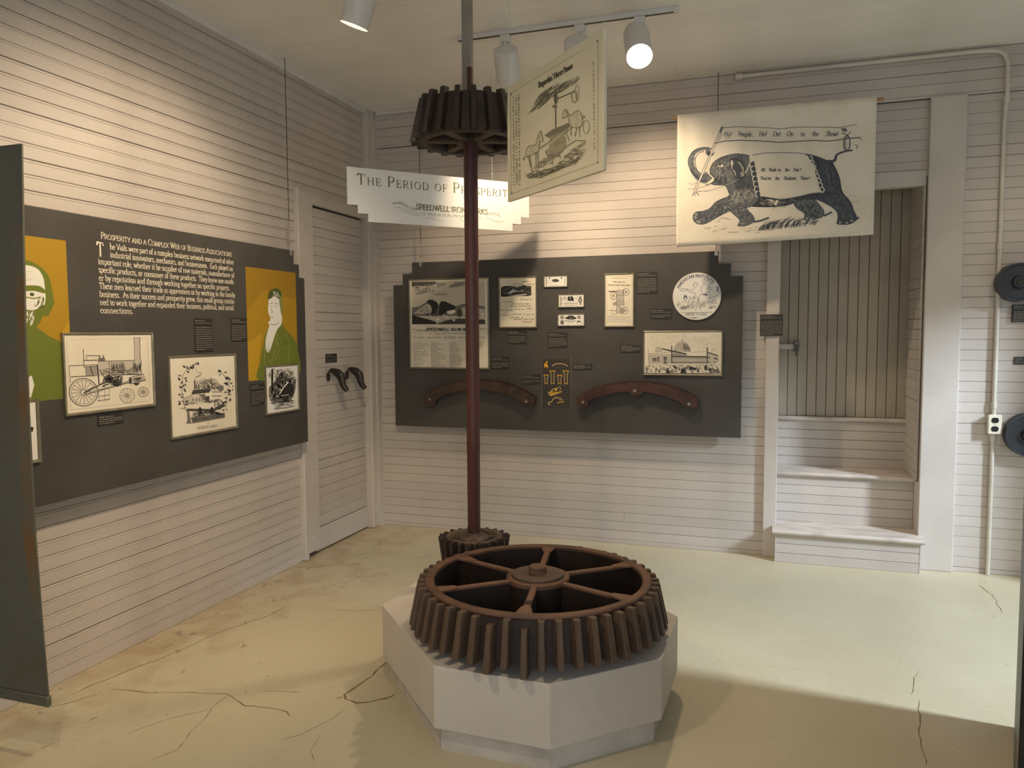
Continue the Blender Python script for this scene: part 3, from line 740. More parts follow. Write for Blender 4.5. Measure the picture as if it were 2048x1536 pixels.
# the nearer heads hang from a second run of track above the left wall
t4 = thing('light_track', (1.92, -3.8, ZC), 0, 'fourth ceiling track over the middle of the room, out of view', 'light track')
G().bbox(-.018, .018, -.9, .9, -.024, 0, .001).out('rail_cheeks', LAMPW, t4)
t2 = thing('light_track', (1.16, -3.0, ZC), 0, 'second ceiling track above the left aisle, carrying the near spotlight', 'light track')
G().bbox(-.018, -.009, -1.9, 1.25, -.024, 0, .001).bbox(.009, .018, -1.9, 1.25, -.024, 0, .001).out('rail_cheeks', LAMPW, t2)
G().box(-.009, .009, -1.898, 1.248, -.017, 0).out('slot', SLOT, t2)
B1 = at(708, 52, 2, 2.90); B1v = Vector(B1); T1 = B1v + Vector((.075, -.012, .19))
track_head((1.16, B1v.y, ZC - .025), T1, B1v, 'white cylinder spotlight nearest the viewer at the top edge', target=(0, -2.3, 1.9), power=18, angle=85)
track_head((1.92, -3.3, ZC - .025), (1.93, -3.3, 3.06), (1.8, -3.26, 2.92), 'white spotlight out of view above the rusty steel panel', target=(0, -2.3, 1.25), power=122, angle=84, group='out of view track lights')
track_head((1.16, -4.4, ZC - .025), (1.17, -4.4, 3.06), (1.3, -4.3, 2.90), 'added white fill spotlight out of view behind the rusty steel panel', target=(2.0, -2.6, .3), power=55, angle=90, group='out of view track lights')  # unseen spot added to brighten the floor and gear
t3 = thing('light_track', (4.3, -1.9, ZC), 0, 'third ceiling track above the right wall section, out of view', 'light track')
G().bbox(-.5, .5, -.018, .018, -.024, 0, .001).out('rail_cheeks', LAMPW, t3)
track_head((4.55, -1.9, ZC - .025), (4.55, -1.93, 3.06), (4.52, -1.8, 2.90), 'white spotlight out of view above the right wall section', target=(4.5, 0, 1.5), power=18, angle=66, group='out of view track lights')

# ------------------------------------------------------------------ display panels
def stepped(x0, x1, z0, z1, sx, sz, top=True, n=2):
    """outline of a rectangle whose two upper (or lower) corners are cut in n square steps"""
    if top:
        L = [(x0, z1 - n * sz)]
        for k in range(n): L += [(x0 + (k + 1) * sx, z1 - (n - k) * sz), (x0 + (k + 1) * sx, z1 - (n - k - 1) * sz)]
        Rr = [(x1 - (a - x0), b) for a, b in reversed(L)]
        return [(x0, z0)] + L + Rr + [(x1, z0)]
    return [(a, z0 + z1 - b) for a, b in stepped(x0, x1, z0, z1, sx, sz)]
def turnbuckle(g, x, z, y=.01):
    g.tube([(x - .006, y, z), (x - .006, y, z + .10)], .0022, 6).tube([(x + .006, y, z), (x + .006, y, z + .10)], .0022, 6)
    g.bbox(x - .009, x + .009, y - .006, y + .006, z - .008, z + .006, .002).bbox(x - .009, x + .009, y - .006, y + .006, z + .094, z + .108, .002)
    g.tube([(x, y, z - .05), (x, y, z)], .003, 6).tube([(x, y, z + .1), (x, y, z + .13)], .003, 6)
    return g
PT = .028
# back panel: front face at y = -.10
PBk = Plane((.218, -.10, .80), 0)
bp = thing('display_panel', (.218, -.10, .80), 0, 'charcoal stepped display panel hanging on the back wall', 'display panel')
PW, PH = 2.514, 1.222
G().prism(stepped(0, PW, 0, PH, .078, .082), 0, PT, 'y').out('panel_board', PANEL, bp)
for x, nm in ((.225, 'left'), (PW - .17, 'right')):
    turnbuckle(G(), x, PH + .045).out('turnbuckle', BOLT, bp)
    G().tube([(x, .01, PH + .17), (x, .01, ZC - .80)], .0028, 6).out('hanger_wire', STEEL, bp)
    G().bbox(x - .012, x + .012, -.0005, .012, PH - .03, PH + .004, .002).out('hanger_lug', BOLT, bp)
# left panel: front face at x = .10
PLf = Plane((.10, -3.275, .81), math.pi / 2)
lp = thing('display_panel', (.10, -3.275, .81), math.pi / 2, 'charcoal stepped display panel with white lettering on the left wall', 'display panel')
LW, LH = 2.185, 1.20
G().prism(stepped(0, LW, 0, LH, .055, .08), 0, PT, 'y').out('panel_board', PANEL, lp)
for x in (LW - .135, .135):
    turnbuckle(G(), x, LH + .045).out('turnbuckle', BOLT, lp)
    G().tube([(x, .01, LH + .17), (x, .01, ZC - .81)], .0028, 6).out('hanger_wire', STEEL, lp)
    G().bbox(x - .012, x + .012, -.0005, .012, LH - .03, LH + .004, .002).out('hanger_lug', BOLT, lp)

# lettering on the left panel (local metres)
CRW = lin('#EFE6CF')
ink = Ink(lambda a, b: (a, b), y=-.0012)
tx, tz = PLf.loc(201, 474); tx2, _ = PLf.loc(463, 510)
ink.text('Prosperity and a Complex Web of Business Associations', tx, tz - .006, .0275, CRW, small=.0215, fit=tx2 - tx, thin=.07, thick=.16)
ink.out('heading', lp)
ink = Ink(lambda a, b: (a, b), y=-.0012)
bx0, bz0 = PLf.loc(196, 528); bx1, _ = PLf.loc(468, 540); _, bzl = PLf.loc(198, 626)
lines = ['he Vails were part of a complex business network comprised of other', 'industrial innovators, mechanics, and businessmen.  Each played an',
         'important role, whether it be supplier of raw materials, manufacturer of', 'specific products, or consumer of these products.  They knew one anoth-',
         'er by reputation and through working together on specific projects.', 'These men learned their trade as apprentices or by working in the family',
         'business.  As their success and prosperity grew, this small group contin-', 'ued to work together and expanded their business, political, and social', 'connections.']
dz = (bz0 - bzl) / 6.0
WT = bx1 - bx0
for i, t in enumerate(lines):
    ind = .066 if i < 2 else 0
    zz = bz0 + (2 - i) * dz + (-dz * 0)
    wd = WT - ind
    full = {4: .955, 8: .205, 7: .985, 1: .99}.get(i, 1.0)
    ink.text(t, bx0 + ind, zz, .0265, CRW, fit=WT * full - ind if i != 8 else WT * .205, thin=.065, thick=.15)
ink.text('T', bx0 - .006, bz0 + dz * 1.0, .058, CRW, thin=.06, thick=.15)
ink.out('paragraph', lp)

# portraits printed on the left panel
OLV, OLVD, OLVL, MUS, MUSD, FACEW = lin('#6F7A2A'), lin('#4E5A20'), lin('#8A8F4A'), lin('#B08A1E'), lin('#8A6418'), lin('#EDEBE2')
def portrait(quad_px, name):
    P = [PLf.loc(*q) for q in quad_px]
    return min(p[0] for p in P), max(p[0] for p in P), min(p[1] for p in P), max(p[1] for p in P)
x0, x1, z0, z1 = portrait([(498, 534), (591, 547), (592, 753), (497, 754)], 'p')
ink = Ink(homog([(1592, 492), (1893, 535), (1897, 1180), (1592, 1197)], x0, z0, x1, z1), y=-.0003, step=.000003)
ink.poly([(1592, 492), (1893, 535), (1897, 1180), (1592, 1197)], MUS)
ink.poly([(1592, 492), (1893, 535), (1893, 700), (1700, 640), (1592, 760)], lin('#A27C1B'))
ink.poly([(1592, 960), (1680, 900), (1660, 1050), (1654, 1194), (1592, 1197)], lin('#C39A22'))
ink.poly(sm([(1654, 1194), (1665, 1080), (1685, 980), (1705, 900), (1740, 840), (1790, 800), (1815, 870), (1860, 920), (1885, 960), (1896, 1000), (1897, 1180)]), OLV)
ink.poly(sm([(1722, 700), (1725, 660), (1745, 635), (1775, 628), (1800, 640), (1810, 680), (1808, 730), (1800, 770), (1790, 720), (1760, 670), (1735, 680)]), OLVL)
ink.poly(sm([(1730, 685), (1750, 672), (1780, 680), (1795, 720), (1800, 760), (1805, 800), (1800, 850), (1775, 880), (1755, 930), (1735, 990), (1718, 1022), (1705, 1010), (1700, 960), (1712, 900), (1728, 850), (1718, 840), (1735, 815), (1722, 770), (1724, 730)]), FACEW)
ink.poly(sm([(1800, 690), (1812, 730), (1806, 800), (1796, 760), (1790, 700)]), OLVL); ink.poly(sm([(1722, 690), (1728, 655), (1750, 632), (1785, 630), (1806, 660), (1790, 690), (1762, 676), (1738, 690)]), OLVD)
ink.hatch([(1725, 690), (1750, 640), (1800, 650), (1800, 690)], 24, 30, 60, 3, FACEW, 7)
for a in ([(1732, 722), (1752, 716)], [(1762, 718), (1782, 724)], [(1737, 740), (1748, 737)], [(1760, 738), (1775, 738)], [(1740, 752), (1747, 775), (1737, 782)], [(1738, 800), (1752, 803)], [(1735, 845), (1760, 852), (1785, 840)]):
    ink.line(a, 4, OLVL)
for a in ([(1775, 890), (1770, 980), (1740, 1060), (1725, 1185)], [(1760, 930), (1785, 1000), (1760, 1060), (1720, 1090)], [(1815, 900), (1850, 960), (1840, 1040), (1850, 1110)], [(1700, 960), (1690, 1050), (1700, 1180)]):
    ink.line(a, 5, OLVL)
ink.hatch([(1680, 1000), (1780, 900), (1880, 1000), (1890, 1170), (1680, 1180)], 160, 30, 75, 1.6, OLVL, 3)
ink.out('young_man_portrait', lp)
xr, zt = PLf.loc(136, 482); xr2, zb = PLf.loc(141, 796); xr = (xr + xr2) / 2
xe, _ = PLf.loc(48, 600)
x0, x1, z0, z1 = .012, xr, zb, zt
u0 = (xe - x0) / (x1 - x0)   # where the steel panel hides it
def fm(u, v): return (x0 + min(1, max(0, .5 + (u - .5) * 1.4)) * (x1 - x0), z0 + v * (z1 - z0))
ink = Ink(fm, y=-.0003, step=.000003)
ink.rect(0, 0, 1, 1, MUS); ink.poly([(.8, .42), (1, .3), (1, .5)], lin('#C39A22'))
cx = .5
ink.poly([(cx - .36, 0), (cx - .36, .28), (cx - .2, .36), (cx - .05, .45), (cx + .1, .46), (cx + .19, .40), (cx + .33, .34), (1.0, .27), (1.0, 0)], OLV)
ink.poly(arc(cx, .72, .23, .14, 0, 180, 14) + [(cx - .25, .6), (cx - .2, .52), (cx + .2, .52), (cx + .25, .6)], OLV)
ink.poly(sm([(cx - .17, .78), (cx - .1, .82), (cx + .1, .82), (cx + .17, .77), (cx + .185, .68), (cx + .18, .6), (cx + .13, .53), (cx + .04, .48), (cx - .06, .48), (cx - .14, .53), (cx - .18, .62)]), FACEW)
ink.poly(sm([(cx + .02, .695), (cx + .13, .705), (cx + .18, .685), (cx + .18, .66), (cx + .1, .672), (cx + .02, .665)]), OLV)
ink.poly(sm([(cx - .02, .695), (cx - .13, .705), (cx - .18, .685), (cx - .18, .66), (cx - .1, .672), (cx - .02, .665)]), OLV)
for sg in (1, -1):
    ink.disc(cx + sg * .09, .65, .035, .012, FACEW); ink.disc(cx + sg * .09, .65, .016, .011, OLVD)
    ink.line([(cx + sg * .03, .633), (cx + sg * .1, .625), (cx + sg * .15, .635)], .008, OLVL)
ink.hatch([(cx + .1, .62), (cx + .18, .66), (cx + .17, .56), (cx + .1, .57)], 24, .03, 60, .006, OLVL, 8); ink.hatch([(cx - .15, .79), (cx + .15, .79), (cx + .15, .72), (cx - .15, .72)], 16, .08, 5, .003, lin('#C9CBB0'), 9, 8)
ink.line([(cx - .01, .64), (cx - .03, .585), (cx + .02, .578)], .012, OLVL)
ink.poly(sm([(cx - .16, .57), (cx - .1, .555), (cx, .562), (cx + .1, .555), (cx + .17, .59), (cx + .15, .5), (cx + .09, .44), (cx, .41), (cx - .09, .44), (cx - .15, .5)]), OLV)
ink.hatch([(cx - .14, .55), (cx + .14, .55), (cx + .08, .45), (cx - .08, .45)], 26, .05, 70, .008, FACEW, 5)
ink.poly([(cx - .02, .12), (cx + .06, .16), (cx + .075, .1), (cx + .05, .03), (cx - .02, 0)], FACEW)
ink.out('bearded_man_portrait', lp)

# ------------------------------------------------------------------ framed prints on the panels
def framed(pl, px, label, name='framed_print', out=0.014, fw=.011, cat='framed print', paper=None, group=None, round_=False):
    """px: TL,TR,BR,BL of the outside of the frame; returns thing and sheet rectangle"""
    P = [pl.loc(*q, out=out) for q in px]
    x0, x1 = (P[0][0] + P[3][0]) / 2, (P[1][0] + P[2][0]) / 2; z1, z0 = (P[0][1] + P[1][1]) / 2, (P[2][1] + P[3][1]) / 2
    W_, H_ = x1 - x0, z1 - z0
    t = thing(name, pl.O + pl.ex * x0 + Vector((0, 0, z0)), pl.rz, label, cat, group)
    g = G(); d = -out - .001
    o = [(0, 0), (W_, 0), (W_, H_), (0, H_)]; i = [(fw, fw), (W_ - fw, fw), (W_ - fw, H_ - fw), (fw, H_ - fw)]
    m_ = [(fw * .35, fw * .35), (W_ - fw * .35, fw * .35), (W_ - fw * .35, H_ - fw * .35), (fw * .35, H_ - fw * .35)]
    vs = [(a, -.0005, b) for a, b in o] + [(a, d + .002, b) for a, b in o] + [(a, d, b) for a, b in m_] + [(a, d + .005, b) for a, b in i]
    fs = []
    for k in range(4):
        j = (k + 1) % 4
        fs += [(k, j, 4 + j, 4 + k), (4 + k, 4 + j, 8 + j, 8 + k), (8 + k, 8 + j, 12 + j, 12 + k)]
    g.add(vs, fs + [(3, 2, 1, 0)]).out('frame', FRAME, t)
    G().box(fw, W_ - fw, -.008, -.002, fw, H_ - fw).out('sheet', paper or PAPER, t)
    return t, (fw, fw, W_ - fw, H_ - fw)
def inkon(t, rc, quad): return Ink(homog(quad, rc[0], rc[1], rc[2], rc[3]), y=-.0084)

# locomotive (drawing units of its own tracing, y downwards)
t, rc = framed(PLf, [(127, 664), (309, 666), (311, 813), (131, 832)], 'framed steam locomotive drawing on the left panel')
k = inkon(t, rc, [(285, 655), (858, 658), (865, 1130), (290, 1192)])
k.line([(300, 685), (845, 682)], 2, K4); k.line([(835, 690), (843, 1110), (310, 1165), (300, 690)], 3, K4)
k.poly([(500, 840), (790, 832), (790, 930), (500, 935)], K4)
k.poly([(415, 870), (505, 865), (505, 935), (418, 935)], K3)
k.hatch([(510, 880), (785, 875), (785, 930), (510, 930)], 110, 40, 0, 2.5, K2, 11, 8); k.hatch([(590, 835), (680, 835), (680, 930), (590, 930)], 60, 60, 88, 2.5, K2, 12, 8)
k.hatch([(735, 835), (790, 835), (790, 925), (735, 925)], 40, 60, 88, 3, K2, 13, 6)
for x in (575, 592, 662, 672, 735): k.line([(x, 838), (x, 932)], 3, K1)
k.line([(498, 835), (790, 830), (790, 930)], 4, K1); k.line([(590, 930), (790, 928)], 5, K1)
k.rect(745, 675, 785, 832, K4); k.line([(745, 675), (745, 832)], 3, K2); k.line([(783, 675), (783, 832)], 4, K1); k.line([(740, 677), (790, 676)], 3, K2)
k.line([(408, 750), (409, 868)], 4, K0); k.line([(428, 793), (428, 828)], 3, K1); k.line([(428, 795), (520, 797)], 4, K1); k.line([(412, 828), (500, 826)], 5, K0); k.line([(312, 862), (505, 858)], 4, K0); k.line([(405, 872), (500, 868)], 4, K0)
k.line([(312, 862), (316, 980)], 3, K1); k.line([(450, 870), (465, 925)], 6, K0); k.line([(498, 860), (505, 990)], 7, K0)
k.poly([(505, 812), (550, 812), (550, 832), (505, 832)], K2); k.line([(515, 795), (515, 812)], 6, K1); k.line([(540, 795), (540, 812)], 6, K1)
k.line([(510, 890), (525, 920), (548, 950), (575, 960)], 5, K1); k.line([(320, 938), (480, 932)], 5, K1)
k.rect(600, 892, 655, 906, K2)
for ccx, ccy, r in ((400, 1045, 95),):
    k.ring(ccx, ccy, r, r * 1.0, 7, K2); k.ring(ccx, ccy, r - 14, r - 14, 4, K3); k.ring(ccx, ccy, 18, 18, 5, K2)
    for a in range(0, 360, 22): k.line([(ccx + 18 * math.cos(R2(a)), ccy + 18 * math.sin(R2(a))), (ccx + 82 * math.cos(R2(a)), ccy + 82 * math.sin(R2(a)))], 5, K3)
for ccx, ccy, r in ((690, 1072, 50), (797, 1048, 34)):
    k.ring(ccx, ccy, r, r, 4, K3); k.ring(ccx, ccy, 12, 12, 4, K3)
    for a in range(0, 360, 30): k.line([(ccx, ccy), (ccx + r * math.cos(R2(a)), ccy + r * math.sin(R2(a)))], 3, K3)
k.line([(400, 1050), (560, 970), (580, 950)], 9, K1); k.line([(410, 1062), (600, 1010), (700, 975)], 6, K2); k.line([(500, 1030), (700, 985), (720, 970)], 5, K2)
k.disc(570, 955, 26, 28, K1); k.disc(622, 985, 30, 24, K0); k.disc(640, 975, 14, 14, K2)
k.hatch([(540, 930), (660, 930), (680, 1000), (520, 1010)], 70, 40, 140, 5, K1, 14, 60)
k.poly([(705, 950), (800, 925), (815, 965), (720, 992)], K4); k.line([(705, 950), (800, 925), (815, 965), (720, 992), (705, 950)], 4, K1); k.disc(712, 970, 10, 22, K1); k.poly([(735, 990), (775, 985), (765, 1000), (745, 1002)], K0)
k.hatch([(720, 955), (800, 935), (808, 962), (725, 985)], 20, 60, 165, 3, K2, 15, 5)
k.line([(495, 1075), (570, 1065)], 4, K2); k.line([(490, 1105), (575, 1095)], 4, K2)
for x in (500, 540, 570): k.line([(x, 1000), (x, 1105)], 3, K3)
k.out('locomotive_ink', t)

# boring mill with leafy border
t, rc = framed(PLf, [(340, 711), (475, 708), (475, 857), (342, 879)], 'framed engraving of a mill inside a leafy wreath')
k = inkon(t, rc, [(60, 515), (828, 502), (826, 1345), (70, 1475)])
k.hatch([(330, 860), (360, 790), (430, 760), (540, 740), (640, 800), (700, 870), (690, 960), (320, 930)], 260, 40, 60, 5, K3, 21, 40)
k.hatch([(360, 830), (540, 760), (680, 880), (660, 930), (340, 910)], 160, 30, 60, 5, K2, 22, 40)
k.rect(342, 790, 356, 905, K1); k.line([(350, 785), (370, 750), (420, 735), (432, 700), (380, 690), (370, 630)], [10, 22, 26, 18, 12, 5], K4); k.line([(365, 755), (410, 735), (425, 705)], 5, K2)
k.poly([(305, 960), (330, 905), (530, 895), (540, 940)], K1); k.poly([(350, 1060), (350, 1000), (420, 960), (470, 1000), (470, 1050)], K4); k.poly([(400, 965), (470, 955), (478, 1000), (470, 1050), (430, 1000)], K2)
k.poly([(210, 1060), (215, 1000), (300, 975), (350, 1000), (350, 1065)], K4); k.line([(215, 1000), (300, 975), (420, 960)], 5, K2)
k.poly([(520, 1040), (525, 930), (580, 880), (660, 930), (665, 1000)], CREAM); k.poly([(525, 925), (580, 872), (690, 860), (690, 910), (660, 935), (580, 885)], K2); k.hatch([(540, 910), (580, 880), (600, 920)], 20, 20, 60, 4, K1, 23)
for r_, yy in ((0, 935), (1, 985)):
    for x in range(555, 655, 16): k.rect(x, yy - 12, x + 8, yy + 12, K1)
for x in (320, 365, 400, 432): k.rect(x, 1010, x + 9, 1040, K1)
k.poly([(470, 990), (520, 980), (520, 1040), (475, 1050)], K1)
k.hatch([(220, 1060), (660, 1010), (640, 1060), (230, 1090)], 60, 50, 172, 4, K2, 24, 12)
k.poly([(250, 1130), (560, 1140), (690, 1070), (700, 1110), (560, 1170), (250, 1160)], K1)
k.ring(625, 1085, 48, 60, 8, K1); [k.line([(625, 1085), (625 + 46 * math.cos(R2(a)), 1085 + 58 * math.sin(R2(a)))], 6, K1) for a in range(0, 360, 45)]
for x in (405, 545): k.poly([(x - 22, 1205), (x - 18, 1130), (x, 1110), (x + 18, 1130), (x + 24, 1205)], K0)
k.poly([(250, 1150), (275, 1150), (290, 1290), (310, 1310), (230, 1310), (250, 1280)], K2); k.hatch([(290, 1160), (560, 1160), (690, 1190), (690, 1215), (300, 1225)], 90, 50, 0, 6, K1, 25, 15)
k.poly([(290, 1235), (695, 1185), (698, 1245), (310, 1310)], K2); k.text('WEST POINT FOUNDRY', 315, 1288, 36, K1, up=-1, fit=370, path=lambda a, b: (318 + a, 1288 - a * .13 - b), thick=.2)
k.text('AND', 478, 1312, 15, K3, up=-1); k.text('BORING MILL.', 370, 1380, 32, K2, up=-1, path=lambda a, b: (372 + a, 1380 - a * .11 - b), fit=250)
vine = [[(410, 590), (330, 600), (260, 650), (210, 730), (205, 830), (190, 900), (210, 980), (205, 1060), (240, 1130)], [(640, 670), (700, 740), (760, 800), (755, 880), (740, 960), (720, 1060), (700, 1140)]]
rr = random.Random(3)
for v in vine:
    k.line(v, 5, K2)
    for a, b in zip(v[:-1], v[1:]):
        for q in range(5):
            u = rr.random(); x = a[0] + (b[0] - a[0]) * u + rr.uniform(-48, 48); y = a[1] + (b[1] - a[1]) * u + rr.uniform(-32, 32); th = rr.uniform(0, 180); e = rr.uniform(14, 26)
            ca, sa = math.cos(R2(th)), math.sin(R2(th))
            k.poly([(x + e * ca, y + e * sa), (x - e * .5 * sa, y + e * .5 * ca), (x - e * ca, y - e * sa), (x + e * .5 * sa, y - e * .5 * ca)], rr.choice([K1, K1, K2, K0]))
k.out('mill_ink', t)

# forge scene
t, rc = framed(PLf, [(533, 733), (599, 727), (599, 820), (533, 831)], 'small framed dark forge scene at the right end of the left panel', paper=PAPERW, fw=.009)
k = inkon(t, rc, [(1157, 632), (1530, 612), (1528, 1140), (1155, 1205)])
k.hatch([(1190, 660), (1490, 640), (1500, 760), (1190, 800)], 120, 60, 50, 6, K3, 31, 50)
k.poly([(1185, 880), (1230, 830), (1290, 760), (1330, 690), (1360, 720), (1370, 790), (1420, 760), (1480, 760), (1510, 800), (1500, 900), (1470, 1000), (1420, 1060), (1340, 1070), (1260, 1060), (1200, 1050), (1180, 980)], K2)
k.hatch([(1185, 880), (1330, 700), (1510, 800), (1470, 1000), (1200, 1050)], 200, 50, 60, 9, K1, 32, 60); k.hatch([(1185, 880), (1330, 760), (1510, 800), (1470, 1000), (1200, 1050)], 110, 40, 120, 9, K0, 33, 40)
k.hatch([(1185, 880), (1330, 700), (1510, 800), (1470, 1000), (1200, 1050)], 60, 40, 50, 9, INKW, 34, 50)
k.line([(1232, 655), (1226, 800), (1222, 960)], 22, K0); k.line([(1225, 655), (1260, 650)], 10, K0)
k.poly([(1310, 970), (1360, 900), (1420, 820), (1470, 850), (1475, 930), (1420, 975)], K0); k.line([(1310, 960), (1360, 880), (1420, 815)], 12, INKW)
k.poly([(1340, 985), (1420, 970), (1415, 1050), (1350, 1070)], K0); k.line([(1330, 985), (1420, 968)], 6, INKW)
k.disc(1345, 715, 18, 24, K0); k.disc(1300, 790, 30, 40, K1); k.ring(1480, 800, 28, 50, 7, K1); k.rect(1370, 745, 1440, 752, K1)
for x in (1250, 1275, 1300, 1325): k.line([(x, 1000), (x, 1140)], 5, K1)
k.line([(1210, 1060), (1330, 1070), (1380, 1130)], 6, K0); k.line([(1250, 1150), (1400, 1130), (1480, 1110)], 8, K0); k.hatch([(1190, 1060), (1490, 1030), (1500, 1100), (1230, 1150)], 60, 60, 170, 5, K1, 35, 20)
k.out('forge_ink', t)

# print half hidden by the steel panel
xa, za = PLf.loc(74, 797); xb, zbb = PLf.loc(77, 923)
def fr_local(pl, x0, x1, z0, z1, label, **kw):
    t = thing(kw.get('name', 'framed_print'), pl.O + pl.ex * x0 + Vector((0, 0, z0)), pl.rz, label, 'framed print')
    W_, H_, fw, d = x1 - x0, z1 - z0, .011, -.015
    g = G(); o = [(0, 0), (W_, 0), (W_, H_), (0, H_)]; i = [(fw, fw), (W_ - fw, fw), (W_ - fw, H_ - fw), (fw, H_ - fw)]
    vs = [(a, -.0005, b) for a, b in o] + [(a, d, b) for a, b in o] + [(a, d + .004, b) for a, b in i]; fs = [(3, 2, 1, 0)]
    for k_ in range(4):
        j = (k_ + 1) % 4; fs += [(k_, j, 4 + j, 4 + k_), (4 + k_, 4 + j, 8 + j, 8 + k_)]
    g.add(vs, fs).out('frame', FRAME, t); G().box(fw, W_ - fw, -.008, -.002, fw, H_ - fw).out('sheet', PAPERW, t)
    return t, W_, H_
t, W_, H_ = fr_local(PLf, (xa + xb) / 2 - .25, (xa + xb) / 2, zbb, za, 'framed print mostly hidden behind the rusty steel panel')
k = Ink(lambda a, b: (a, b), y=-.0084)
k.poly([(W_ - .10, H_ * .49), (W_ - .028, H_ * .49), (W_ - .025, H_ * .56), (W_ - .06, H_ * .59), (W_ - .1, H_ * .57)], K0); k.line([(W_ - .07, H_ * .58), (W_ - .068, H_ * .66)], .008, K0)
k.hatch([(.03, H_ * .1), (W_ - .03, H_ * .1), (W_ - .03, H_ * .45), (.03, H_ * .5)], 60, .03, 20, .004, K1, 41, 50)
k.rect(.04, H_ * .45, W_ - .1, H_ * .6, K2)
k.out('scene_ink', t)

# ---- back panel prints
t, rc = framed(PBk, [(817, 558), (978, 555), (978, 738), (819, 738)], 'tall framed advertisement with a mountain view, behind the shaft')
k = inkon(t, rc, [(10, 150), (1202, 128), (1202, 1508), (15, 1505)])
k.rect(35, 160, 1160, 835, lin('#CFC5AF'))
k.poly([(35, 160), (420, 165), (400, 200), (320, 215), (250, 230), (120, 225), (35, 240)], K1)
for pts in ([(420, 180), (570, 190), (540, 230), (430, 260)], [(610, 235), (720, 190), (880, 175), (860, 210), (700, 240), (620, 255)], [(90, 350), (170, 320), (270, 310), (260, 340), (180, 365), (100, 370)], [(340, 355), (450, 345), (600, 352), (560, 375), (440, 378)]): k.poly(pts, K3)
k.hatch([(40, 170), (440, 170), (420, 330), (40, 350)], 100, 60, 10, 8, K2, 51, 25); k.hatch([(600, 180), (880, 170), (860, 250), (600, 260)], 40, 60, 170, 6, K2, 52, 15)
k.poly([(35, 570), (150, 550), (240, 500), (300, 445), (350, 445), (420, 480), (450, 530), (490, 470), (560, 475), (650, 520), (720, 550), (800, 520), (900, 505), (1160, 560), (1160, 700), (35, 700)], K2)
k.poly([(270, 480), (300, 445), (350, 445), (420, 480), (450, 530), (420, 640), (340, 690), (345, 560), (310, 520)], K0); k.poly([(460, 560), (490, 470), (560, 480), (650, 520), (720, 560), (690, 600), (560, 640), (520, 690), (440, 680)], K0)
k.poly([(60, 660), (150, 590), (260, 520), (310, 520), (345, 600), (330, 660), (180, 670)], K4); k.hatch([(80, 650), (270, 530), (330, 640)], 70, 14, 30, 8, K1, 53, 60)
k.poly([(580, 625), (690, 605), (720, 640), (640, 680), (585, 660)], CREAM); k.poly([(800, 580), (900, 555), (1160, 600), (1160, 690), (820, 690)], K4)
k.disc(775, 655, 42, 66, K1); k.poly([(35, 830), (35, 680), (130, 710), (280, 750), (400, 790), (420, 830)], K0)
k.poly([(400, 830), (560, 770), (760, 740), (1160, 760), (1160, 830)], K1); k.poly([(320, 740), (560, 710), (720, 715), (600, 750), (420, 790)], K4)
for (a, b, c, d) in ((415, 740, 460, 770), (560, 700, 595, 735), (668, 755, 702, 780), (300, 660, 325, 710), (1105, 660, 1135, 705), (510, 680, 540, 700)): k.rect(a, b, c, d, INKW)
k.hatch([(200, 640), (420, 640), (560, 700), (300, 730)], 60, 26, 60, 8, K0, 54, 50)
k.text('SPEEDWELL IRON WORKS', 252, 935, 44, K0, up=-1, fit=800, thin=.12, thick=.3); k.text('S. VAIL & SON, PROPRIETORS.', 310, 985, 24, K1, up=-1, fit=690, thick=.2)
k.text('near MORRIS TOWN', 0, 0, 24, K1, path=lambda a, b: (40 + a, 912 + a * .2 - b + 12 * math.sin(a / 40)), fit=230); k.text('COUNTY N.J.', 0, 0, 24, K1, path=lambda a, b: (1040 + a, 925 - a * .1 - b), fit=130)
for yy, s0 in ((870, 240), (950, 20), (975, 60)): k.line([(s0 + i * 12, yy + 14 * math.sin(i / 3 + yy)) for i in range(14)], 4, K2)
for s0 in (640, 820, 960): k.line([(s0 + i * 10, 862 + 12 * math.sin(i / 3)) for i in range(14)], 3, K3)
k.script(45, 1170, 1050, 42, K2, 5, up=-1, seed=5)
for c_, x0_ in enumerate((45, 325, 615, 900)):
    for r_ in range(17):
        k.script(x0_, x0_ + random.uniform(80, 250), 1120 + r_ * 23.5, 15, K2, 3.2, up=-1, seed=c_ * 40 + r_)
k.out('advertisement_ink', t)

t, rc = framed(PBk, [(997, 555), (1074, 552), (1073, 656), (997, 656)], 'framed handwritten letter headed by a dark landscape', fw=.009)
k = inkon(t, rc, [(245, 210), (1182, 182), (1178, 1462), (242, 1462)])
k.poly([(270, 675), (270, 500), (280, 430), (380, 400), (520, 395), (620, 420), (720, 430), (800, 400), (880, 375), (960, 400), (1060, 400), (1065, 640), (960, 665), (600, 660), (400, 680)], K0)
k.hatch([(270, 500), (520, 400), (880, 390), (1060, 410), (1060, 600), (270, 600)], 120, 70, 160, 14, K2, 61, 40); k.hatch([(270, 450), (1060, 420), (1060, 640), (270, 650)], 60, 60, 120, 12, K0, 62, 40)
k.poly([(450, 600), (520, 540), (560, 500), (640, 490), (700, 520), (760, 530), (880, 495), (880, 515), (780, 550), (650, 545), (560, 590), (500, 610)], INKW); k.poly([(370, 600), (385, 565), (410, 565), (395, 610)], INKW); k.poly([(440, 660), (700, 625), (950, 605), (960, 630), (800, 650), (600, 660)], K4)
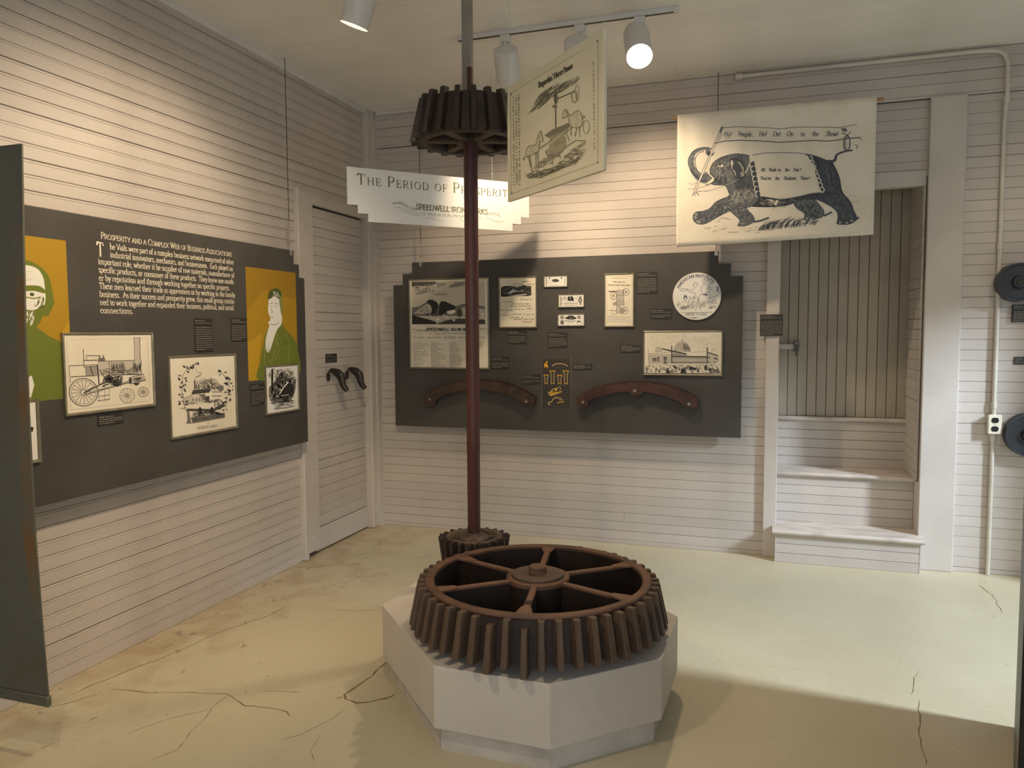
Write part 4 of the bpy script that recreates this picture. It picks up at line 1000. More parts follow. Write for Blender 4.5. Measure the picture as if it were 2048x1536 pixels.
for (a, b, c, h_) in ((820, 1030, 300, 40), (770, 1095, 760, 36), (300, 600, 825, 36), (530, 1065, 880, 36), (510, 1060, 935, 20), (255, 590, 1040, 44), (630, 890, 1020, 40), (940, 1105, 1005, 40), (280, 530, 1170, 48), (560, 890, 1150, 44), (920, 1140, 1160, 50), (510, 840, 1245, 50), (600, 1150, 1285, 46), (820, 1080, 1350, 46), (600, 830, 360, 36), (950, 1150, 360, 24)): k.script(a, b, c, h_, K1, 7, up=-1, seed=int(a + c))
k.out('letter_ink', t)

def note(px, quad, label, kind):
    t, rc = framed(PBk, px, label, fw=.007, paper=PAPERW, group='small framed banknotes on the back panel', out=.012)
    k = Ink(homog(quad, rc[0], rc[1], rc[2], rc[3]), y=-.0084); return t, k
t, k = note([(1087, 552), (1135, 550.5), (1135, 574), (1087, 575)], [(75, 130), (498, 115), (495, 295), (75, 310)], 'topmost framed banknote, pale with one small central vignette', 0)
k.disc(285, 195, 70, 28, K1); k.hatch([(215, 215), (280, 150), (360, 215)], 30, 20, 60, 5, K0, 71, 50); k.rect(95, 140, 118, 292, K3); k.rect(455, 132, 470, 285, K3); k.disc(172, 152, 15, 15, K1); k.disc(398, 147, 15, 15, K1)
for y in (230, 190): k.line([(125, y), (450, y - 8)], 3, K3)
k.words(170, 440, 288, 12, K3, up=-1); k.out('banknote_ink', t)
t, k = note([(1115.5, 589), (1168.5, 587.5), (1168.5, 614.5), (1116, 615.5)], [(345, 472), (812, 458), (812, 680), (348, 690)], 'middle framed banknote with oval portrait and corner rosettes', 1)
for (x, y) in ((383, 515), (385, 560), (385, 610), (385, 655)): k.disc(x, y, 22, 22, K2); k.disc(x, y, 10, 10, INKW)
k.ring(458, 525, 30, 34, 9, K2); k.disc(458, 525, 14, 16, K3); k.ring(685, 518, 34, 34, 7, K3); k.disc(685, 518, 16, 16, K4); k.poly([(510, 575), (512, 500), (540, 485), (600, 485), (625, 520), (635, 575)], K0); k.line([(560, 490), (562, 540)], 10, INKW)
k.disc(752, 570, 36, 44, K0); k.disc(752, 570, 15, 24, INKW); k.disc(755, 505, 30, 20, K2); k.disc(758, 635, 30, 20, K3)
for y in (598, 625, 640, 665): k.words(440, 705, y, 14, K2, up=-1)
k.out('banknote_ink', t)
t, k = note([(1114.5, 628), (1169, 627), (1169, 652), (1115, 653)], [(340, 838), (818, 828), (815, 1025), (340, 1035)], 'lowest framed banknote with dark central train vignette', 2)
for (x, y) in ((412, 885), (730, 880)): k.disc(x, y, 32, 30, K1); k.disc(x, y, 13, 13, INKW)
k.disc(575, 895, 108, 28, K0); k.disc(575, 868, 60, 20, K0); k.rect(545, 885, 610, 905, K2); k.disc(412, 978, 32, 40, K0); k.disc(412, 975, 12, 22, K3); k.disc(727, 975, 36, 36, K1); k.poly([(700, 985), (730, 960), (760, 985), (750, 1005), (700, 1005)], INKW)
k.words(460, 690, 952, 20, K1, up=-1); k.words(500, 640, 975, 14, K1, up=-1); k.line([(375, 850), (375, 1020)], 4, K2); k.line([(780, 850), (780, 1015)], 4, K2)
k.out('banknote_ink', t)

t, rc = framed(PBk, [(1208, 548), (1268.5, 545.5), (1268, 653), (1208, 655)], 'framed page with an engraving of a tall wheeled machine', fw=.009)
k = inkon(t, rc, [(1205, 92), (1740, 66), (1733, 1035), (1203, 1052)])
k.line([(1230, 125), (1720, 105), (1712, 1010), (1228, 1028), (1230, 125)], 4, K3)
for y, a, b, h_ in ((150, 1320, 1620, 14), (220, 1345, 1590, 26), (245, 1460, 1510, 14), (285, 1250, 1690, 28)): k.words(a, b, y, h_, K2, up=-1)
for y in range(870, 1000, 22): k.words(1245, 1690, y, 13, K3, up=-1)
k.rect(1425, 370, 1560, 665, K4); k.line([(1425, 370), (1560, 365), (1560, 665), (1425, 668), (1425, 370)], 5, K1)
for y in (470, 565, 600, 640): k.line([(1425, y), (1560, y - 3)], 6, K1)
k.hatch([(1430, 380), (1555, 380), (1555, 660), (1430, 660)], 60, 40, 88, 4, K3, 81, 6); k.line([(1260, 400), (1425, 400)], 16, K0)
for (x, y, r) in ((1605, 400, 70), (1360, 480, 72), (1590, 755, 66)):
    k.ring(x, y, r * .85, r, 7, K1); k.ring(x, y, 14, 16, 5, K1)
    for a in range(20, 380, 60): k.line([(x, y), (x + r * .8 * math.cos(R2(a)), y + r * .95 * math.sin(R2(a)))], 5, K2)
k.rect(1420, 670, 1490, 815, K4); k.line([(1420, 670), (1490, 670), (1490, 815), (1420, 815), (1420, 670)], 5, K1); k.disc(1530, 760, 40, 66, K3); k.line([(1280, 755), (1420, 765)], 8, K1); k.line([(1325, 770), (1325, 825), (1420, 825)], 5, K2)
k.poly([(1350, 620), (1420, 580), (1420, 660), (1350, 660)], K3); k.ring(1600, 640, 28, 36, 4, K3)
k.line([(1665, 440), (1660, 830)], 3, K3); k.out('machine_ink', t)

t, rc = framed(PBk, [(1287, 662), (1447, 661), (1444, 752.5), (1285.5, 750)], 'framed wide engraving of a domed exhibition hall', fw=.009)
k = inkon(t, rc, [(200, 258), (1885, 245), (1865, 1195), (185, 1172)])
k.hatch([(220, 280), (1860, 270), (1850, 600), (1200, 640), (1000, 430), (850, 560), (230, 640)], 120, 120, 20, 5, K4, 91, 40)
k.poly(arc(1015, 690, 185, 230, 180, 360, 20), K4); k.hatch(arc(1060, 690, 130, 200, 250, 360, 14) + [(1060, 690)], 110, 60, 70, 6, K2, 92, 15); k.line(arc(1015, 690, 185, 230, 185, 360, 24), 6, K2); k.hatch(arc(1015, 690, 180, 220, 180, 360, 14), 60, 70, 85, 4, K3, 93, 12)
k.disc(1018, 432, 14, 14, K1); k.line([(1018, 330), (1018, 450)], 4, K3)
k.poly([(570, 610), (780, 650), (1100, 720), (1125, 760), (1090, 745), (800, 690), (570, 635)], K1); k.poly([(800, 700), (1090, 745), (1125, 775), (800, 780)], K3)
k.line([(425, 640), (490, 575), (590, 610)], 6, K2); k.poly([(425, 640), (490, 580), (570, 615), (570, 690), (425, 700)], K4); k.line([(280, 735), (780, 690)], 6, K2)
k.rect(275, 740, 780, 950, K4); k.line([(275, 640), (275, 950)], 6, K2); k.rect(790, 785, 1560, 940, K4); k.poly([(790, 775), (1560, 785), (1560, 815), (790, 805)], K1); k.rect(790, 910, 1560, 940, K2)
for x in range(810, 1540, 40): k.ring(x + 18, 850, 16, 30, 5, K2, 180, 360, 8); k.line([(x, 820), (x, 905)], 5, K2)
for x, w_, a, b in ((365, 40, 825, 905), (412, 40, 825, 905), (470, 40, 800, 905), (605, 70, 800, 890), (605, 70, 910, 945)): k.poly([(x, b), (x, a), (x + w_, a), (x + w_, b)], K2); k.rect(x, a, x + w_, a + 22, K0)
for x, a in ((785, 560), (1565, 590)): k.rect(x - 12, a, x + 12, 945, K1); k.disc(x, a + 30, 20, 22, K2); k.line([(x, a - 100), (x, a)], 5, K3)
k.poly([(1580, 690), (1800, 760), (1800, 780), (1580, 715)], K1); k.poly([(1580, 720), (1800, 785), (1800, 930), (1580, 950)], K4); k.ring(1695, 680, 34, 70, 6, K2, 180, 360, 12); k.poly([(1710, 810), (1790, 840), (1790, 870), (1710, 840)], K1); k.rect(1590, 800, 1625, 830, K1); k.rect(1600, 905, 1625, 930, K1); k.rect(1710, 905, 1735, 935, K1)
k.line([(1200, 700), (1550, 680)], 6, K3); k.line([(1800, 780), (1800, 900)], 6, K2)
rr = random.Random(9)
for q in range(150):
    x = rr.uniform(210, 1840); y = rr.uniform(960, 1010) if q < 80 else rr.uniform(1020, 1130); h_ = 26 if q < 80 else rr.uniform(40, 80); wd = h_ * .35
    k.poly([(x - wd, y + h_ * .5), (x - wd * .4, y - h_ * .3), (x, y - h_ * .5), (x + wd * .4, y - h_ * .3), (x + wd, y + h_ * .5)], rr.choice([K1, K2, K3, K3, K4, K2]))
for x in (1010, 1050, 690): k.poly([(x - 40, 1160), (x - 14, 1060), (x, 1040), (x + 14, 1060), (x + 42, 1160)], K0)
k.poly([(1160, 1080), (1180, 1000), (1230, 1030), (1310, 1040), (1310, 1090), (1200, 1080)], K0); k.poly([(1580, 1100), (1600, 1050), (1680, 1060), (1660, 1090)], K0); k.disc(1530, 1040, 40, 60, K1); k.poly([(800, 1010), (830, 980), (900, 1040), (880, 1070)], K0)
k.poly([(190, 1150), (700, 1160), (1400, 1160), (1865, 1140), (1865, 1160), (1300, 1185), (600, 1185), (190, 1172)], K2)
k.out('hall_ink', t)

# round medal print
c0 = PBk.loc(1393.3, 592.5, out=.012); RX = (PBk.loc(1442, 592, out=.012)[0] - PBk.loc(1345, 592, out=.012)[0]) / 2
t = thing('medal_print', PBk.O + Vector((c0[0], 0, c0[1])), 0, 'round white print of a medal with a seated woman', 'round print')
G().prism(arc(0, 0, RX, RX, 0, 360, 64)[:-1], -.012, -.0005, 'y').out('disc', PAPERW, t)
sc = RX / 612.0
k = Ink(lambda a, b: ((a - 810) * sc, (800 - b) * sc), y=-.0124)
NV = lin('#4A5570')
k.ring(810, 800, 605, 605, 10, lin('#CFC7B4'), n=60)
def rimtext(txt, a0, a1, r, size):
    wtot = k.width(txt, size); 
    def pth(lx, ly):
        a = R2(a0 + (a1 - a0) * lx / wtot); return (810 + (r + ly) * math.cos(a), 800 - (r + ly) * math.sin(a))
    k.text(txt, 0, 0, size, NV, path=pth, thin=.1, thick=.22)
rimtext('AMERICAN INSTITUTE', 156, 38, 490, 75)
k.text('NEW YORK', 540, 1300, 64, NV, up=-1, fit=540, thin=.08, thick=.16)
k.line([(415, 1225), (1210, 1215)], 9, NV)
for pts in ([(550, 600), (670, 650), (740, 600), (780, 560)], [(560, 630), (640, 700), (720, 690), (770, 720), (770, 800), (640, 860), (600, 960), (560, 1080)], [(900, 570), (940, 560), (910, 640), (960, 720), (870, 800), (860, 900), (820, 1060), (780, 1170)],
            [(770, 820), (680, 980), (560, 1100), (530, 1150)], [(850, 850), (800, 1000), (720, 1120)], [(950, 770), (1110, 690), (1170, 620), (1130, 540)], [(860, 860), (880, 1080), (920, 1150)], [(1150, 800), (1140, 900), (1080, 960)], [(1160, 870), (1300, 800), (1400, 700)], [(1170, 940), (1280, 880), (1340, 1000), (1290, 1110)],
            [(960, 540), (980, 470), (950, 400), (1000, 360), (1030, 430), (1000, 520)], [(1060, 600), (1100, 620), (1110, 540)], [(740, 560), (720, 500), (770, 440), (840, 470), (820, 550), (780, 520)], [(440, 930), (480, 940), (560, 920)], [(600, 800), (660, 840)], [(700, 960), (790, 940)], [(720, 860), (830, 840)]): k.line(pts, 9, NV)
k.ring(470, 625, 80, 32, 8, NV); k.disc(525, 830, 46, 66, NV); k.disc(525, 850, 20, 40, INKW); k.poly([(400, 1080), (480, 1030), (580, 1060), (560, 1120), (420, 1140)], K3); k.poly([(940, 770), (1060, 740), (1100, 790)], NV); k.poly([(1300, 560), (1350, 560), (1370, 700), (1310, 690)], lin('#8A93AC'))
k.hatch([(880, 900), (1060, 900), (1080, 1100), (900, 1130)], 30, 120, 88, 6, K3, 95, 8); k.hatch([(1060, 950), (1330, 900), (1290, 1140), (1080, 1140)], 50, 50, 30, 9, NV, 96, 70); k.hatch([(280, 960), (400, 900), (430, 1120), (350, 1120)], 20, 50, 40, 7, K2, 97, 60); k.hatch([(600, 1000), (800, 950), (700, 1130), (560, 1140)], 20, 80, 120, 6, K2, 98, 20)
k.poly([(600, 1350), (760, 1345), (900, 1355), (750, 1370)], K2)
k.out('medal_ink', t)

# yellow tool diagram printed on the back panel
P = [PBk.loc(*q) for q in ((1084.8, 714.4), (1141.6, 714.8), (1141.2, 817.2), (1084.1, 817.2))]
k = Ink(homog([(293, 170), (965, 175), (960, 1385), (285, 1385)], P[3][0], P[3][1], P[1][0], P[0][1]), y=-.0008)
YE, YL, PB2 = lin('#D9A520'), lin('#C9B27A'), lin('#3C3835')
k.poly([(293, 170), (965, 175), (960, 1385), (285, 1385)], PB2)
k.line([(293, 172), (965, 175), (960, 1383), (285, 1383), (293, 172)], 8, K2); k.words(330, 860, 218, 12, K2, up=-1); k.words(345, 460, 460, 10, K2, up=-1); k.words(580, 840, 410, 10, K2, up=-1); k.words(385, 520, 835, 10, K2, up=-1); k.words(670, 870, 835, 10, K2, up=-1); k.words(525, 680, 1335, 12, K2, up=-1)
k.poly([(345, 320), (380, 310), (395, 260), (420, 255), (425, 290), (410, 320), (435, 360), (435, 440), (410, 400), (345, 405)], YE)
k.line([(530, 375), (600, 330), (710, 316), (820, 335), (895, 378)], 20, YL)
for x, y0 in ((387, 590), (540, 490), (705, 590), (850, 490)):
    w_ = 30 if y0 == 590 else 34
    k.line([(x - w_ * 2, y0), (x + w_ * 2, y0)], 22, YE); k.line([(x - w_ * 1.8, y0 + 10), (x - w_, y0 + 70), (x - w_, 805)], 14, YL); k.line([(x + w_ * 1.8, y0 + 10), (x + w_, y0 + 70), (x + w_, 805)], 14, YL); k.line([(x, y0 + 30), (x, 780)], 12, lin('#5A4418'))
    k.line([(x - w_, 780), (x + w_, 780)], 14, YE)
k.poly([(435, 1010), (520, 960), (600, 990), (770, 960), (640, 1030), (500, 1075)], YE); k.line([(435, 1000), (500, 985), (540, 920), (640, 890)], 16, YL); k.ring(690, 905, 40, 34, 14, YL, 180, 450); k.line([(460, 1025), (600, 985)], 14, lin('#4A3A14')); k.line([(440, 1010), (490, 1075), (770, 970)], 12, YL); k.poly([(590, 890), (650, 900), (640, 960), (590, 960)], YE)
k.line([(435, 1240), (470, 1300)], 26, YL); k.line([(440, 1235), (520, 1215), (545, 1155), (610, 1120), (730, 1120), (755, 1165), (690, 1165)], 18, YL); k.line([(650, 1245), (805, 1195)], 22, YE); k.line([(590, 1105), (640, 1120)], 20, YE)
k.out('tool_diagram', bp)

# ------------------------------------------------------------------ caption plates
def caption(pl, box, label, out=.004, rows=None, parentless=True, seed=0):
    x0, y0, x1, y1 = box
    A = pl.loc(x0, y0, out); B = pl.loc(x1, y1, out); A2 = pl.loc(x0, y1, out); B2 = pl.loc(x1, y0, out)
    X0, X1 = (A[0] + A2[0]) / 2, (B[0] + B2[0]) / 2; Z1, Z0 = (A[1] + B2[1]) / 2, (B[1] + A2[1]) / 2
    W_, H_ = X1 - X0, Z1 - Z0
    t = thing('caption_plate', pl.O + pl.ex * X0 + Vector((0, 0, Z0)), pl.rz, label, 'caption')
    G().bbox(0, W_, -out, -.0003, 0, H_, .0008).out('plate', PLATE, t)
    k = Ink(lambda a, b: (a, b), y=-out - .0003); n = max(2, int(H_ / .0115)); c = lin('#8E887C')
    for i in range(n):
        if n > 4 and i in (2,): continue
        z = H_ - .010 - i * (H_ - .012) / n
        k.words(.006, W_ - .006, z - .004, .0062 if i else .008, c, fill=1 if i not in (0, n - 1) else .6)
    k.out('caption_lines', t); return t
for box, lb in (((1015.7, 661.5, 1053.5, 687.5), 'black caption plate below the framed handwritten letter'), ((1096, 665, 1134, 695), 'black caption plate below the three framed banknotes'),
                ((982.6, 713.6, 1018, 737.6), 'black caption plate at lower right of the mountain advertisement'), ((1044, 749, 1081, 768), 'black caption plate on the left of the yellow tool diagram'),
                ((1273.6, 544, 1314.8, 587), 'black caption plate on the right of the machine engraving'), ((1301.5, 617.7, 1344, 637.5), 'black caption plate on the left of the round medal print'),
                ((1240.6, 689.6, 1281.5, 704.4), 'black caption plate on the left of the domed hall engraving'), ((1146, 728, 1184.3, 739), 'thin black caption plate right of the yellow tool diagram')):
    caption(PBk, box, lb)
for box, lb in (((390, 637, 425.6, 703.4), 'tall black caption plate above the wreathed mill engraving'), ((462.5, 636, 493.8, 682.5), 'black caption plate just left of the young man portrait'),
                ((501.6, 767.5, 528.8, 810.6), 'black caption plate left of the dark forge scene'), ((196, 827, 247, 849), 'black caption plate under the locomotive drawing')):
    caption(PLf, box, lb)
PDr = Plane((-.022, -.845, 0), math.pi / 2); caption(PDr, (652, 707.5, 674, 725), 'small black caption plate above the two carved horns', out=.005)
PJb = Plane((2.87, -.03, 0), 0); caption(PJb, (1520, 629, 1565.5, 672), 'black caption plate on the left post of the stair opening', out=.012)
PWr = Plane((3.99, 0, 0), 0)
caption(PWr, (2025, 609, 2062, 644), 'black caption plate under the upper wall pulley', out=.02); caption(PWr, (2028, 714, 2062, 729), 'narrow black caption plate midway between the two wall pulleys', out=.006)

# ------------------------------------------------------------------ toothed racks on the back panel
def rack(pts_out, pts_in, bolts, m, label, off, sc, n):
    """pts_out left to right along the toothed edge, pts_in right to left along the plain edge"""
    cv = lambda p: PBk.loc(off[0] + p[0] / sc, off[1] + p[1] / sc, out=.05)
    O = [Vector(cv(p)) for p in pts_out]; I = [cv(p) for p in pts_in]
    L = [0]
    for a, b in zip(O[:-1], O[1:]): L.append(L[-1] + (b - a).length)
    def ev(s):
        for i in range(len(O) - 1):
            if s <= L[i + 1] or i == len(O) - 2:
                u = (s - L[i]) / (L[i + 1] - L[i])
                p0, p1, p2, p3 = O[max(i - 1, 0)], O[i], O[i + 1], O[min(i + 2, len(O) - 1)]
                return .5 * ((2 * p1) + (p2 - p0) * u + (2 * p0 - 5 * p1 + 4 * p2 - p3) * u * u + (3 * p1 - p0 - 3 * p2 + p3) * u ** 3)
    ol = []
    for i in range(n):
        s0 = L[-1] * i / n; ds = L[-1] / n
        for f, h in ((0, 0), (.3, .009), (.6, .009), (.8, 0)):
            p = ev(s0 + f * ds); q = ev(min(s0 + f * ds + .004, L[-1])); d = (q - p).normalized() if (q - p).length > 1e-6 else Vector((1, 0))
            ol.append((p.x - d.y * h, p.y + d.x * h))
    ol += I
    cx, cz = bolts[0]; ox, oz = cv((cx, cz))
    t = thing('toothed_rack', PBk.O + Vector((ox, 0, oz)), 0, label, 'gear segment', 'curved toothed racks on the back panel')
    G().prism([(a - ox, b - oz) for a, b in ol], -.052, -.012, 'y').out('rack_body', m, t)
    for b_ in bolts:
        bx, bz = cv(b_); bx -= ox; bz -= oz
        w_ = G().tube([(bx, -.048, bz), (bx, -.056, bz)], .017, 18).out('washer', PINTOP, t)
        G().tube([(bx, -.055, bz), (bx, -.063, bz)], .008, 8).out('bolt_head', BOLT, w_)
        G().tube([(bx, -.02, bz), (bx, -.0005, bz)], .02, 12).out('standoff', DARKG, t)
rack([(262, 1130), (290, 1098), (400, 1050), (500, 1022), (600, 1005), (700, 1003), (800, 1012), (900, 1032), (1000, 1070), (1070, 1108), (1118, 1140)],
     [(1105, 1180), (1075, 1200), (1030, 1198), (1010, 1165), (950, 1130), (850, 1095), (700, 1070), (600, 1070), (450, 1100), (352, 1150), (345, 1185), (310, 1198), (275, 1180)],
     [(310, 1147), (1048, 1163)], RACKD, 'dark brown curved toothed rack under the mountain advertisement', (780, 500), 3.839, 52)
rack([(128, 1140), (180, 1105), (250, 1075), (320, 1052), (400, 1035), (500, 1022), (600, 1018), (700, 1025), (800, 1040), (880, 1060), (950, 1085), (1010, 1115), (1062, 1150)],
     [(1055, 1190), (1020, 1225), (970, 1222), (945, 1185), (900, 1155), (800, 1120), (645, 1085), (620, 1110), (590, 1118), (555, 1116), (530, 1085), (450, 1090), (300, 1125), (218, 1160), (215, 1195), (180, 1210), (140, 1195)],
     [(180, 1168), (575, 1082), (990, 1183)], RACKR, 'reddish curved toothed rack under the domed hall engraving', (1120, 500), 3.84, 58)

# ------------------------------------------------------------------ carved horns on the boarded door
def horn(y, z, label):
    t = thing('carved_horn', (-.022, y, z), math.pi / 2, label, 'carved bracket', 'carved black horns on the boarded door')
    # local -y is out of the wall
    G().bbox(-.012, .012, -.018, 0, -.062, -.008, .003).out('wall_plate', BLACKIRON, t)
    G().tube([(0, -.012, -.008), (0, -.022, .006), (0, -.05, .008)], .007, 8).out('strap', BLACKIRON, t)
    prof = [(-.03, .012, .016), (-.055, .004, .028), (-.085, -.010, .040), (-.108, -.032, .042), (-.118, -.060, .034), (-.122, -.086, .028), (-.138, -.112, .024), (-.155, -.128, .020)]
    g = G(); vs = []; fs = []; n = 10
    for i, (yy, zz, hw) in enumerate(prof):
        a = prof[max(i - 1, 0)]; b_ = prof[min(i + 1, len(prof) - 1)]; d = Vector((b_[0] - a[0], b_[1] - a[1])).normalized()
        for q in range(n):
            an = 2 * math.pi * q / n; u, v = math.cos(an) * hw, math.sin(an) * .021
            vs.append((v, yy + u * -d.y * .8, zz + u * d.x * .8))
    for i in range(len(prof) - 1):
        for q in range(n): fs.append((i * n + q, i * n + (q + 1) % n, (i + 1) * n + (q + 1) % n, (i + 1) * n + q))
    fs += [tuple(range(n)), tuple(range((len(prof) - 1) * n, len(prof) * n))]
    autosmooth(g.add(vs, fs).out('horn', BLACKIRON, t), 60)
horn(-.655, 1.235, 'carved black horn on the boarded door, the one nearer the left panel')
horn(-.405, 1.232, 'carved black horn on the boarded door, the one nearer the corner post')

# ------------------------------------------------------------------ hanging sign, poster, banner
A_, B_ = dep(693.6, 327.5, 4.43), dep(1058, 373, 4.43 * 1.128)
rz = math.atan2(B_.y - A_.y, B_.x - A_.x); SW = math.hypot(B_.x - A_.x, B_.y - A_.y); SH = .312
sg = thing('hanging_sign', (A_.x, A_.y, (A_.z + B_.z) / 2 - SH), rz, 'white stepped hanging sign titled in olive capitals behind the shaft', 'sign')
G().prism(stepped(0, SW, 0, SH, .062, .047, top=False), 0, .012, 'y').out('sign_board', SIGNW, sg)
k = Ink(lambda a, b: (a * SW, b * SH), y=-.0008); OL = lin('#76703F'); OLG = lin('#9A946C')
k = Ink(lambda a, b: (a, b), y=-.0008)
for w0, w1 in ((0, 3), (4, 10), (11, 13), (14, 24)):
    k = Ink(lambda a, b: (a, b), y=-.0008)
    k.text('The Period of Prosperity', .058, SH * .69, .060, OL, small=.044, track=.17, fit=SW - .115, thin=.04, thick=.15, only=(w0, w1))
    k.out('title_word', sg)
k = Ink(lambda a, b: (a, b), y=-.0008)
k.text('SPEEDWELL IRON WORKS', SW * .35, SH * .30, .032, OL, fit=SW * .40, thin=.09, thick=.2)
k.text('S. VAIL & SON, PROPRIETORS.', SW * .385, SH * .20, .016, OLG, fit=SW * .33, thick=.2)
k.text('near MORRIS TOWN', 0, 0, .017, OLG, path=lambda a, b: (SW * .225 + a, SH * .36 + .010 * math.sin(a / .028) - a * .12 + b), fit=.16)
k.text('COUNTY N.J.', 0, 0, .017, OLG, path=lambda a, b: (SW * .745 + a, SH * .275 + .008 * math.sin(a / .03) + b), fit=.10)
for sx_, sz_, ln, ph, am in ((.22, .29, .2, 0, .010), (.33, .42, .18, 1, .009), (.46, .42, .2, 2.5, .007), (.6, .40, .18, 4, .008), (.72, .22, .17, 1, .008), (.4, .15, .12, 0, .005), (.58, .15, .14, 2, .005), (.24, .24, .18, .6, .008), (.34, .36, .1, 2, .008)):
    k.line([(SW * sx_ + ln * i / 16, SH * sz_ + am * math.sin(ph + i / 2.6) - .012 * (i / 16)) for i in range(17)], [.0008 + .0016 * math.sin(math.pi * i / 16) for i in range(17)], OLG)
k.out('maker_emblem', sg)
for x in (SW * .16, SW * .78): G().tube([(x, .006, SH - .003), (x, .006, ZC - ((A_.z + B_.z) / 2 - SH))], .0009, 5).out('hanging_line', LINE, sg)

dl, dr = 3.0, 3.0 * 226 / 281
A_, B_ = dep(1014, 178, dl), dep(1207, 52, dr); C_ = dep(1013, 404, dl)
rz = math.atan2(B_.y - A_.y, B_.x - A_.x); SW = math.hypot(B_.x - A_.x, B_.y - A_.y); ztop = (A_.z + B_.z) / 2; SH = ztop - (C_.z + dep(1203, 333, dr).z) / 2
ps = thing('hanging_poster', (A_.x, A_.y, ztop - SH), rz, 'cream hanging poster of a horse powered mill, turned away at an angle', 'poster')
b = G().bbox(0, SW, 0, .014, 0, SH, .0015).out('poster_board', BOARDC, ps)
k = Ink(homog([(20, 540), (888, -34), (868, 1240), (15, 1552)], 0, 0, SW, SH), y=-.0006)
INB = lin('#857F66'); INL = lin('#A8A184'); IND = lin('#57523F')
k.line([(50, 590), (838, 85), (822, 1175), (50, 1480)], 4, INL); k.line([(50, 590), (50, 1480)], 4, INL)
for p in ((55, 598), (835, 88), (822, 1172), (52, 1476)): k.disc(p[0], p[1], 8, 10, INB)
k.text("Bogardus' Horse Power.", 0, 0, 52, IND, path=lambda a, b: (300 + a, 532 - a * .62 - b), fit=318, thin=.08, thick=.18)
k.hatch([(180, 800), (330, 570), (450, 490), (690, 395), (660, 470), (450, 590), (330, 700)], 160, 90, -48, 3.5, INB, 101, 12); k.hatch([(230, 700), (330, 560), (460, 480), (600, 440), (560, 530), (380, 640)], 70, 80, -48, 3.5, IND, 102, 12)
k.line([(450, 580), (452, 1010)], 10, IND); k.disc(455, 620, 20, 45, INB); k.line([(470, 620), (620, 550)], 9, IND); k.ring(620, 595, 24, 52, 9, INB); k.ring(645, 560, 16, 70, 6, INL); k.disc(445, 690, 24, 16, INB)
k.poly([(350, 950), (420, 895), (500, 860), (560, 830), (610, 850), (560, 885), (480, 930), (385, 970)], INB); k.poly([(395, 960), (500, 910), (510, 1000), (440, 1070), (390, 1060)], INL); k.hatch([(390, 900), (560, 850), (540, 1020), (380, 1060)], 60, 40, -30, 4, INB, 103, 40)
k.poly([(355, 1090), (400, 1050), (540, 960), (545, 1040), (450, 1130), (370, 1135)], INL); k.line([(355, 1090), (380, 1140), (470, 1120), (545, 1040)], 10, INB); k.line([(360, 1110), (400, 1150), (480, 1130)], 6, INB)
k.line([(155, 1170), (400, 1010), (560, 890), (710, 765)], 20, INB); k.line([(170, 1165), (400, 1015), (700, 775)], 10, BOARDC and lin('#D8CFAE'))
for pts in ([(415, 1130), (418, 1210)], [(480, 1110), (490, 1150)], [(550, 1040), (630, 985), (720, 985)]): k.line(pts, 8, INB)
for hs, lg_ in (([(183, 1145), (188, 1085), (212, 1052), (250, 1042), (272, 1032), (288, 968), (316, 912), (328, 955), (336, 998), (318, 1008), (304, 1002), (300, 1045), (292, 1090), (262, 1115), (222, 1130)], ([(200, 1135), (222, 1230), (238, 1295)], [(216, 1128), (232, 1235)], [(272, 1105), (272, 1215), (274, 1310)], [(288, 1090), (292, 1200), (296, 1285)])),
               ([(514, 792), (520, 738), (544, 712), (562, 742), (584, 766), (618, 738), (656, 718), (682, 752), (690, 820), (662, 868), (606, 868), (576, 845), (562, 778), (536, 780)], ([(560, 850), (548, 920), (572, 995)], [(590, 862), (585, 940)], [(640, 865), (622, 950)], [(672, 850), (660, 900), (668, 955)]))):
    k.poly(sm(hs), lin('#D6CDAD')); k.line(sm(hs) + [hs[0]], 7, INB)
    for l_ in lg_: k.line(sm(l_, False), [11 - 6 * i / 8 for i in range(9)] if len(l_) == 3 else 8, INB)
    k.line([hs[2], hs[-2]], 6, INB); k.hatch(hs, 26, 24, 60, 3, INB, 107, 30)
k.ring(722, 860, 28, 60, 7, INL)
gnd = [(160, 1310), (230, 1270), (420, 1230), (540, 1110), (640, 1010), (730, 985), (720, 1090), (640, 1190), (480, 1260), (300, 1335), (200, 1345)]
k.hatch(gnd, 260, 50, -22, 4, INB, 104, 14); k.hatch([(165, 1315), (300, 1290), (520, 1210), (700, 1100), (640, 1190), (480, 1255), (300, 1330), (200, 1340)], 120, 45, -24, 4, IND, 105, 14); k.hatch([(190, 1270), (400, 1100), (520, 1080), (420, 1200)], 70, 60, -20, 6, INL, 106, 14)
for cx_ in (75, 100, 125):
    y = 620 - (cx_ - 75) * .5
    while y < 1400: k.rect(cx_ - 6, y, cx_ + 6, y + random.uniform(8, 26), INL); y += random.uniform(20, 34)
for cx_ in (795,):
    y = 270
    while y < 1040: k.rect(cx_ - 4, y, cx_ + 4, y + random.uniform(8, 30), INL); y += random.uniform(26, 44)
k.out('poster_ink', ps)
for x in (.006, SW - .006): G().tube([(x, .007, SH - .004), (x, .007, ZC - (ztop - SH))], .0009, 5).out('hanging_line', LINE, ps)

